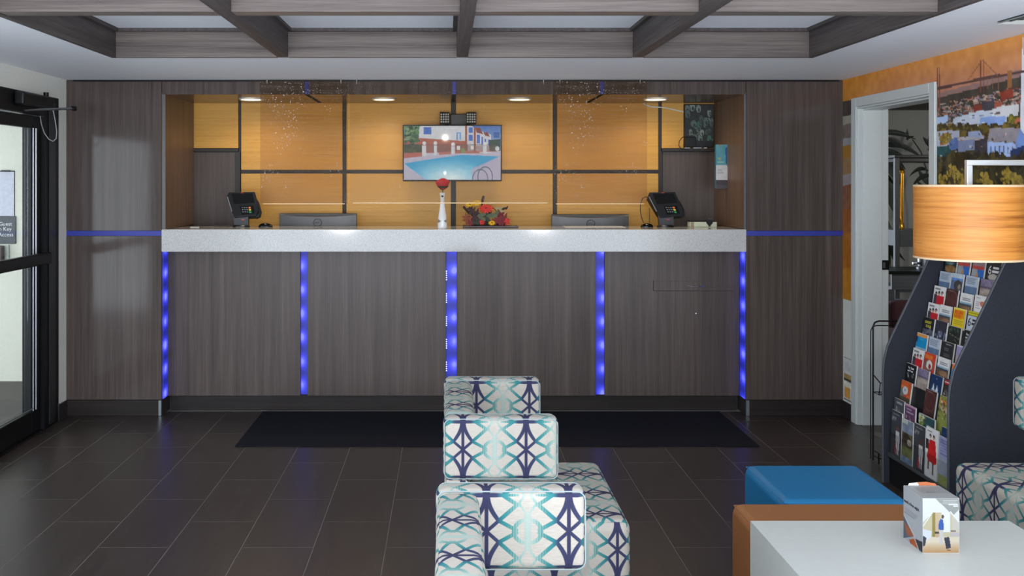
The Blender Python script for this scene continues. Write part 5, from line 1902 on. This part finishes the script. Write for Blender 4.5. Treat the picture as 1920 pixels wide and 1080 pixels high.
G().tube([F(918, 385, -0.01), F(926, 391, -0.015), F(933, 398, -0.02)], 0.0022, 6).build('twig', fl['cat'], fa)
G().tube([F(862, 422, -0.03), F(868, 418, -0.03), F(874, 412, -0.03)], 0.0013, 6).build('twig', fl['pale'], fa)
G().tube([F(930.5, 400, 0), F(931, 378, 0)], 0.0006, 5).build('twig', fl['pale'], fa)
leaf(F(945, 391, -0.01), 5.0 * S, 0.3, fl['cat'], False, 0.2)
leaf(F(950, 390, -0.01), 3.6 * S, 1.1, fl['cat'], False, 0.2)
G().tube([F(940, 400, -0.01), F(945, 392, -0.01)], 0.0012, 5).build('twig', fl['cat'], fa)

# ================================================================== WALL THINGS IN THE OFFICE
# ---- television
Y = 6.86
tvc = (px(848, Y), Y, pz(287, Y))
tv = thing('television', 'wall mounted flat television showing a hotel swimming pool', 'television', tvc)
tv.rotation_euler = (math.radians(2.2), 0, 0)
tw, th_ = 186 * Y / KF, 106 * Y / KF
G().box(-tw / 2, tw / 2, 0.0, 0.04, -th_ / 2, th_ / 2, 0.004, 2).build('casing', M_BLACK, tv)
P = Print(190, 108, (192, 188, 208))
P.grad(0, 0.4, (66, 112, 190), (150, 170, 206))
P.poly([(0.14, 0), (0.64, 0), (0.64, .29), (0.14, .24)], (206, 212, 222))
P.poly([(0.0, .22), (.14, .22), (.64, .28), (.64, .47), (.0, .52)], (168, 92, 74))
P.rect(.205, .02, .283, .155, (54, 104, 198)).rect(.54, .12, .59, .26, (110, 160, 220)).rect(.56, .14, .575, .26, (206, 214, 226))
P.poly([(.63, 0), (.70, 0), (.72, .02), (.80, .10), (.90, .16), (.90, .46), (.63, .46)], (206, 208, 220))
P.poly([(.63, 0), (.655, 0), (.655, .46), (.63, .46)], (150, 84, 62)).poly([(.72, .02), (.745, .04), (.745, .46), (.72, .46)], (156, 84, 58))
P.poly([(.74, .02), (.79, .04), (.82, .16), (.79, .14), (.75, .12)], (128, 66, 54)).poly([(.82, .12), (.86, .11), (.89, .20), (.84, .18)], (128, 66, 54))
for (a, b, c, d) in ((.668, .02, .712, .13), (.668, .16, .712, .28), (.755, .16, .785, .32), (.80, .2, .818, .34), (.835, .24, .85, .36), (.872, .25, .885, .36)):
    P.rect(a, b, c, d, (70, 112, 196))
P.rect(.93, .12, .985, .22, (44, 92, 170)).poly([(.88, .26), (1, .24), (1, .46), (.88, .46)], (40, 66, 54))
P.spots(0, 0, .15, .30, 130, [(54, 96, 58), (90, 130, 84), (36, 70, 44), (120, 146, 110)], .008, .022, 4, 1.7)
P.rect(0, .34, .18, .52, (62, 74, 52)).spots(0, .34, .18, .5, 60, [(50, 64, 44), (80, 88, 60)], .008, .02, 6, 1.5)
P.rect(.18, .36, .96, .48, (126, 96, 92), .55)
for i in range(60):
    u = .0 + i * .016
    P.rect(u, .345, u + .003, .50, (70, 66, 64), .55)
P.rect(.0, .345, .9, .355, (60, 60, 62))
P.poly([(0, .50), (.19, .49), (.19, .56), (0, .60)], (176, 98, 84)).poly([(.36, .49), (.62, .46), (.9, .46), (.9, .50), (.36, .54)], (178, 112, 98))
for (x, w_, t) in ((.21, .021, .36), (.325, .018, .36), (.507, .018, .38), (.837, .018, .37)):
    P.rect(x - w_, t, x + w_, .555, (208, 212, 222)).ell(x, t - .04, .019, .034, (222, 224, 228))
P.rect(.545, .37, .58, .44, (222, 222, 226)).rect(.69, .37, .72, .43, (222, 222, 226)).ell(.61, .46, .02, .05, (120, 150, 92)).ell(.965, .42, .022, .04, (206, 210, 220))
P.rect(.78, .48, .90, .50, (214, 216, 228))
P.poly([(0, .60), (.28, .55), (.60, .505), (1, .53), (1, 1), (0, 1)], (188, 184, 208))
pool = [(.0, .695), (.30, .61), (.60, .535), (.985, .565), (.86, .74), (.70, 1.0), (.225, 1.0)]
m = P.mask(pool)
k = np.clip(1.15 - np.sqrt(((P.u - .48) / .42) ** 2 + ((P.v - 1.0) / .36) ** 2), 0, 1)[..., None]  # pale glow of the flash's reflection, painted into the pool picture
colr = np.array((58, 164, 216.0)) * (1 - k) + np.array((226, 246, 255.0)) * k
P.a = P.a * (1 - m[..., None]) + colr * m[..., None]
P.poly([(.70, .80), (.985, .565), (1, .60), (1, 1), (.70, 1)], (184, 178, 204), .9)
P.ring(.79, .98, .078, .17, .07, (112, 120, 140)).ring(.84, .94, .075, .18, .06, (96, 104, 124))
P.rect(.68, 1.01, 1, 1.1, (0, 0, 0))
P.mottle(8, 60, 3)
P.mesh('screen', (-tw / 2 + 0.009, -0.0008, th_ / 2 - 0.009), (tw - 0.018, 0, 0), (0, 0, -(th_ - 0.020)), M_SCREEN, tv)
G().box(-0.12, 0.12, 0.04, 0.135, -0.10, 0.10, 0.004, 1).build('wall_bracket', M_BLACK, tv)

# ---- emergency light above the television
Y = 6.93
el = thing('emergency_light', 'dark emergency light with two square lamp heads above the television', 'light', (px(860, Y), Y, pz(224, Y)))
S = Y / KF
G().box(-15 * S, 16 * S, 0.0, 0.068, -10.5 * S, 10 * S, 0.004, 1).build('housing', pm('dark_grey_housing', (58, 60, 64), 0.5), el)
M_LENS = pm('clear_lens', (176, 178, 172), 0.2)
for s, cx in ((-1, -26 * S), (1, 23.5 * S)):
    hd = G().box(cx - 9.5 * S, cx + 9.5 * S, -0.02, 0.03, -9 * S, 13.5 * S, 0.006, 2).build('lamp_head', M_BLACK, el)
    for i in range(4):
        for j in range(4):
            G().ball((cx - 6.6 * S + i * 4.4 * S, -0.02, -4.6 * S + j * 4.6 * S), 1.75 * S, 1, 0.6, 1, 8, 6).build('lens', M_LENS, hd)
    G().cyl((cx, 0.02, -11 * S), (cx - s * 9 * S, 0.03, -11 * S), 2.2 * S, seg=10).build('swivel', M_BLACK, el)

# ---- small dark screen at the end of the office wall
Y = 6.97
ss = thing('small_screen', 'dark glass picture screen with pale green shapes on the shelf edge', 'screen', (px(1311, Y), Y, pz(237, Y)))
S = Y / KF
G().box(-28 * S, 28 * S, 0.0, 0.028, -40 * S, 42 * S, 0.003, 1).build('frame', M_BLACK, ss)
P = Print(54, 76, (26, 30, 30))
q = random.Random(12)
for i in range(34):
    cu, cv = q.uniform(.05, .95), q.uniform(.04, .9)
    ru, rv = q.uniform(.06, .14), q.uniform(.06, .13)
    c = q.choice([(92, 106, 98), (74, 90, 82), (112, 124, 116), (52, 96, 78), (60, 70, 66)])
    P.ell(cu, cv, ru, rv, (24, 28, 27)).ell(cu, cv, ru * .82, rv * .86, c).ell(cu + .02, cv + rv * .3, ru * .3, rv * .4, (34, 44, 40))
P.rect(.62, 0, 1, .12, (22, 24, 24)).rect(0, .86, 1, 1, (18, 20, 20)).rect(.0, .74, .34, .9, (24, 24, 24))
P.mottle(8, 20, 5)
P.mesh('picture', (-26.5 * S, -0.0008, 40 * S), (53 * S, 0, 0), (0, 0, -78 * S), M_PRINT, ss)
G().box(-27 * S, -8 * S, -0.035, -0.001, -39 * S, -20 * S, 0.003, 1).build('speaker_box', M_BLACK, ss)
G().tube([(-27 * S, -0.01, -19 * S), (-33 * S, -0.012, -21 * S), (-38 * S, -0.012, -28 * S), (-39 * S, -0.012, -36 * S), (-34 * S, -0.012, -43 * S), (-24 * S, -0.012, -44 * S)], 0.0028, 6).build('cable', M_BLACK, ss)
sc_ = thing('cable_clutter', 'small white plugs lying on the shelf edge under the dark glass screen', 'plugs', (px(1306, Y), PB - 0.018, pz(278.5, PB)))
for a, b, c in ((-22, -12, 5), (-6, 10, 4), (14, 20, 5)):
    G().box(a * S, b * S, -0.010, 0.008, 0.0, c * S * 0.5, 0.002, 1).build('plug', M_PAPER, sc_)
Y = 6.975
wc = tag(G().tube([(px(x, Y), PB - 0.006, pz(y, Y)) for x, y in ((1205, 190), (1210, 196), (1222, 200), (1236, 200.5), (1250, 202), (1264, 205), (1283, 209.5))], 0.0042, 6).build('white_cable', M_TRIM), 'thin white cable sagging from the soffit to the dark glass screen', 'cable')

# ---- brochure box on the warm-lit return
Y = 6.66
bx = thing('key_card_dispenser', 'narrow teal and white box mounted on the warm-lit return beside the counter end', 'dispenser', (RX1, Y, pz(312, Y)))
S = Y / KF
w_ = 22 * S
G().box(-w_, -0.0005, 0.0, 0.03, -42 * S, 41 * S, 0.003, 1).build('box', pm('teal_box', (44, 112, 136), 0.5), bx)
P = Print(24, 84, (84, 146, 156))
P.rect(0, .46, 1, .80, (196, 194, 190)).rect(0, .80, 1, 1, (66, 56, 56)).lines(.15, .56, .7, .68, 4, (140, 140, 140), 2, .4)
P.ell(.3, .32, .14, .03, (150, 160, 110)).rect(.12, .38, .7, .41, (130, 176, 170)).rect(.25, 0, .40, .05, (130, 120, 104))
P.poly([(.8, .1), (1, .04), (1, .52), (.86, .40)], (22, 84, 130))
P.mottle(8, 10, 3)
P.mesh('label_face', (-w_, -0.0008, 41 * S), (w_ - 0.001, 0, 0), (0, 0, -83 * S), M_PRINT, bx)
G().box(-w_ + 0.002, -0.002, -0.012, -0.0012, -42 * S, -33 * S, 0.002, 1).build('clear_tray', M_CLEAR, bx)

# ---- downlights in the soffit
for x, w in ((471, 'first downlight in the soffit counted from the glass door'), (720, 'downlight in the soffit between the television and the glass entrance door'), (974, 'downlight in the soffit just past the television'), (1229, 'downlight in the soffit above the sagging white cable')):
    Y = 6.62
    X = px(x, Y)
    d = thing('downlight', 'round warm lit ' + w, 'light', (X, Y, ZO), 0, 'downlights in the soffit')
    G().lathe([(0.070, -0.001), (0.086, -0.001), (0.084, -0.007), (0.074, -0.009), (0.070, -0.001)], 40).build('trim_ring', M_TRIM, d)
    G().lathe([(0.0001, -0.004), (0.0715, -0.004), (0.0715, -0.0015), (0.0001, -0.0015)], 40).build('lens', M_DOWN, d)
    lamp('downlight_lamp', 'SPOT', (X, Y, ZO - 0.02), 9, (1.0, 0.86, 0.62), 0.07, (0, 0, 0), math.radians(165))
# ---- lamps in the coffers, above the near beam
for i in range(4):
    X = (BX[i] + BX[i + 1]) / 2
    d = thing('coffer_light', 'small round recessed light up in the %s ceiling coffer, counted from the glass door' % ('first', 'second', 'third', 'fourth')[i], 'light', (X, 4.3, ZT), 0, 'coffer lights')
    G().lathe([(0.045, -0.001), (0.062, -0.001), (0.060, -0.006), (0.050, -0.008), (0.045, -0.001)], 24).build('trim_ring', M_TRIM, d)
    G().lathe([(0.0001, -0.003), (0.047, -0.003), (0.047, -0.0012), (0.0001, -0.0012)], 24).build('lens', emis('coffer_lens', (255, 246, 232), 3.0), d)
    lamp('coffer_lamp', 'SPOT', (X, 4.3, ZT - 0.02), 5, (1.0, 0.95, 0.88), 0.05, (0, 0, 0), math.radians(170))

M_EDGEPL = pm('acrylic_edge_reflection', (226, 186, 128), 0.3)  # pale tan paints the warm reflection along the sheets' bottom edges
# ---- clear hanging screens in front of the opening
for (x0, x1, zb, y, m_, lab) in ((488, 652, 1.425, 6.19, M_PLEXI, 'scratched clear acrylic screen hanging before the office wall, nearer the glass door'),
                                 (656, 1032, 1.430, 6.215, M_PLEXI2, 'wide clear acrylic screen hanging in front of the television'),
                                 (1037, 1213, 1.425, 6.19, M_PLEXI, 'scratched clear acrylic screen hanging between the television and the small dark screen')):
    a, b = px(x0, y), px(x1, y)
    t = thing('acrylic_screen', lab, 'screen', ((a + b) / 2, y, ZC), 0, 'clear acrylic counter screens')
    w_ = (b - a) / 2
    G().box(-w_, w_, -0.002, 0.002, zb - ZC, -0.02).build('sheet', m_, t, smooth=0)
    G().box(-w_ + 0.02, w_ - 0.02, -0.0025, 0.0025, zb - ZC - 0.006, zb - ZC - 0.0005).build('bottom_edge', M_EDGEPL, t, smooth=0)
    for s in (-1, 1):
        xx = s * (w_ - 0.045)
        G().cyl((xx, 0.0, 0.0), (xx, 0.0, -0.035), 0.0022, seg=6).build('hook', M_CHROME, t)

# ================================================================== THINGS IN THE LOUNGE BEYOND THE OPENING
M_FRM = pm('grey_metal_frame', (66, 70, 72), 0.5, 0.0)
Y = 6.9
S = Y / KF
et = thing('etagere', 'tall grey framed shelf unit seen through the open doorway', 'shelf', (px(1720, Y), Y, 0))
ex = px(1720, Y)
X0, X1 = px(1681, Y) - ex, px(1800, Y) - ex
ztop = pz(296, Y)
for x in (X0, X1):
    for d in (0.0, 0.36):
        G().box(x - 0.017, x + 0.017, d - 0.017, d + 0.017, 0, ztop, 0.003, 1).build('post', M_FRM, et)
for z, th in ((ztop, 0.03), (pz(432, Y), 0.12), (pz(540, Y), 0.03), (0.14, 0.03)):
    G().box(X0 + 0.0175, X1 - 0.0175, -0.01, 0.37, z - th, z - 0.001, 0.003, 1).build('shelf', M_FRM if z != ztop else M_BLACK, et)
G().box(X0 - 0.02, X1 + 0.02, -0.02, 0.38, ztop, ztop + 0.022, 0.003, 1).build('top_board', M_BLACK, et)
# console table
Y = 6.45
ct = thing('console_table', 'dark grey console table in the room beyond the doorway', 'table', (px(1705, Y), Y, 0))
ex = px(1705, Y)
X0, X1 = px(1664, Y) - ex, px(1790, Y) - ex
ztb = pz(508, Y)
M_CON = wood('grey_oak_console', [(0.3, lin((70, 72, 76))), (0.7, lin((98, 100, 104)))], (2, 40, 40), 0.4)
G().box(X0, X1, -0.02, 0.33, ztb - 0.022, ztb, 0.003, 1).build('top', M_BLACK, ct)
G().box(X0 + 0.03, X1 - 0.03, 0.0, 0.018, ztb - 0.13, ztb - 0.023, 0.002, 1).build('apron', M_CON, ct)
G().box(X0 + 0.05, X1 - 0.05, 0.02, 0.30, pz(578, Y), pz(570, Y), 0.002, 1).build('lower_shelf', M_CON, ct)
for x in (X0 + 0.03, X1 - 0.03):
    for d in (0.0, 0.28):
        G().box(x - 0.022, x + 0.022, d - 0.0, d + 0.044, 0, ztb - 0.131, 0.003, 1).build('leg', M_CON, ct)
# maroon chair
Y = 6.0
mc = thing('armchair', 'maroon upholstered armchair glimpsed behind the brochure rack through the doorway', 'chair', (3.24, 6.02, 0))
M_MAR = pm('maroon_fabric', (66, 32, 38), 0.85, var=0.15)
G().box(-0.24, 0.24, -0.24, 0.20, 0.30, 0.46, 0.05, 4).build('seat', M_MAR, mc)
g = G().box(-0.26, 0.26, 0.0, 0.10, 0.34, 0.78, 0.045, 5)
bmesh.ops.transform(g.bm, matrix=Matrix.Translation((0, 0.19, 0)) @ Matrix.Rotation(math.radians(-8), 4, 'X'), verts=g.bm.verts[:])
g.build('backrest', M_MAR, mc)
for s in (-1, 1):
    G().box(s * 0.30 - 0.05, s * 0.30 + 0.05, -0.22, 0.24, 0.16, 0.60, 0.04, 4).build('armrest', M_MAR, mc)
    for d in (-0.19, 0.20):
        G().cyl((s * 0.27, d, 0), (s * 0.27, d, 0.31), 0.015, 0.02, 10).build('leg', M_BLACK, mc)
# plants
M_LEAF = pm('dark_palm_leaf', (38, 46, 40), 0.5, var=0.3)


def blade(g, base, tip, w, sag=0.1, n=7):
    base, tip = Vector(base), Vector(tip)
    d = tip - base
    side = d.cross(Vector((0, 1, 0.3))).normalized()
    rows = []
    for i in range(n + 1):
        t = i / n
        c = base + d * t + Vector((0, 0, sag * 4 * t * (1 - t)))
        ww = w * math.sin(PI * min(1, 0.08 + t * 0.92)) ** 0.8
        rows.append((g.bm.verts.new(c - side * ww), g.bm.verts.new(c + Vector((0, -0.006, 0.004))), g.bm.verts.new(c + side * ww)))
    for a, b in zip(rows, rows[1:]):
        g.bm.faces.new((a[0], a[1], b[1], b[0]))
        g.bm.faces.new((a[1], a[2], b[2], b[1]))


def leafy(name, label, pot_px, Y, stems, blades):
    x = px(pot_px, Y)
    t = thing(name, label, 'plant', (x, Y, 0))
    G().lathe([(0.0001, 0.0), (0.11, 0.0), (0.14, 0.30), (0.145, 0.32), (0.13, 0.32), (0.12, 0.27), (0.0001, 0.27)], 24).build('pot', pm('dark_planter', (44, 44, 46), 0.5), t)

    def W(p, d=0.0):
        return Vector((px(p[0], Y) - x, d, pz(p[1], Y)))
    q = random.Random(3)
    for st in stems:
        pts = [Vector((q.uniform(-.04, .04), 0, 0.26))] + [W(p, -0.02 * i) for i, p in enumerate(st)]
        G().tube(pts, [0.011] + [0.006] * (len(pts) - 2) + [0.004], 6).build('stem', M_LEAF, t)
    for (a, b, w, sag) in blades:
        g = G()
        d = q.uniform(-0.12, 0.04)
        blade(g, W(a, d), W(b, d + q.uniform(-0.08, 0.02)), w * Y / KF, sag * Y / KF)
        g.build('leaf', M_LEAF, t, smooth=60, rec=False)
    return t


leafy('potted_palm', 'dark leafy palm just inside the room beyond the doorway, its crown above the console', 1648, 7.58,
      [[(1650, 420), (1652, 300), (1658, 268)], [(1652, 400), (1660, 330), (1668, 300)]],
      [((1648, 252), (1707, 262), 3.6, 5), ((1650, 247), (1690, 252), 3.0, 3), ((1650, 260), (1688, 282), 6, 3), ((1655, 268), (1712, 296), 4.5, 6), ((1650, 272), (1702, 278), 5, 4), ((1655, 280), (1700, 302), 6, 3),
       ((1652, 288), (1688, 318), 8, 2), ((1700, 264), (1699, 241), 2.6, 0), ((1694, 262), (1709, 256), 2.2, 1), ((1655, 300), (1682, 345), 9, 2), ((1654, 320), (1680, 380), 9, 2), ((1652, 350), (1678, 420), 9, 2), ((1655, 400), (1676, 470), 8, 2),
       ((1660, 440), (1682, 500), 4, 0), ((1664, 450), (1670, 505), 3, 0), ((1660, 455), (1690, 488), 3, 1)])
leafy('potted_palm', 'thin drooping plant behind the grey shelf unit, its stem crossing the grey wall', 1752, 7.62,
      [[(1745, 420), (1735, 320), (1722, 285), (1704, 262)], [(1750, 380), (1741, 310), (1743, 278)]],
      [((1743, 282), (1721, 258), 4.2, 1), ((1742, 278), (1732, 252), 4.0, 0), ((1743, 276), (1752, 250), 4.5, 0), ((1742, 284), (1728, 268), 4, 1), ((1744, 282), (1760, 262), 4, 1),
       ((1742, 320), (1702, 332), 4, 9), ((1744, 330), (1700, 350), 5, 8), ((1736, 345), (1720, 318), 4, 0), ((1742, 350), (1712, 368), 4, 3), ((1744, 345), (1752, 318), 5, 0), ((1742, 365), (1716, 338), 3.5, 0), ((1748, 360), (1730, 392), 6, 1)])
# small things on the console and shelf
Y = 6.98
gl = thing('gold_lantern', 'slim gold lantern glinting inside the grey shelf unit', 'lantern', (px(1694, Y), Y + 0.06, pz(432, 6.9) + 0.001))
M_GOLD2 = pm('polished_gold', (220, 160, 50), 0.25, 0.9)
G().lathe([(0.0001, 0.0), (0.030, 0.0), (0.034, 0.02), (0.024, 0.05), (0.012, 0.10), (0.012, 0.30), (0.018, 0.34), (0.0001, 0.37)], 16).build('body', M_GOLD2, gl)
for k in range(4):
    a = k * PI / 2
    G().box(0.026 * math.cos(a) - 0.003, 0.026 * math.cos(a) + 0.003, 0.026 * math.sin(a) - 0.003, 0.026 * math.sin(a) + 0.003, 0.03, 0.42).build('rib', M_GOLD2, gl, smooth=0)
G().lathe([(0.034, 0.42), (0.036, 0.44), (0.0001, 0.48)], 16).build('cap', M_GOLD2, gl)
ur = thing('coffee_urn', 'dark steel urn on the console table beyond the doorway', 'urn', (px(1742, 6.55), 6.6, ztb))
G().lathe([(0.0001, 0.0), (0.06, 0.0), (0.06, 0.012), (0.05, 0.02), (0.055, 0.10), (0.05, 0.19), (0.02, 0.22), (0.0001, 0.225)], 20).build('body', M_STEEL, ur)
G().cyl((-0.05, 0, 0.04), (-0.09, 0, 0.04), 0.010, seg=8).build('tap', M_STEEL, ur)
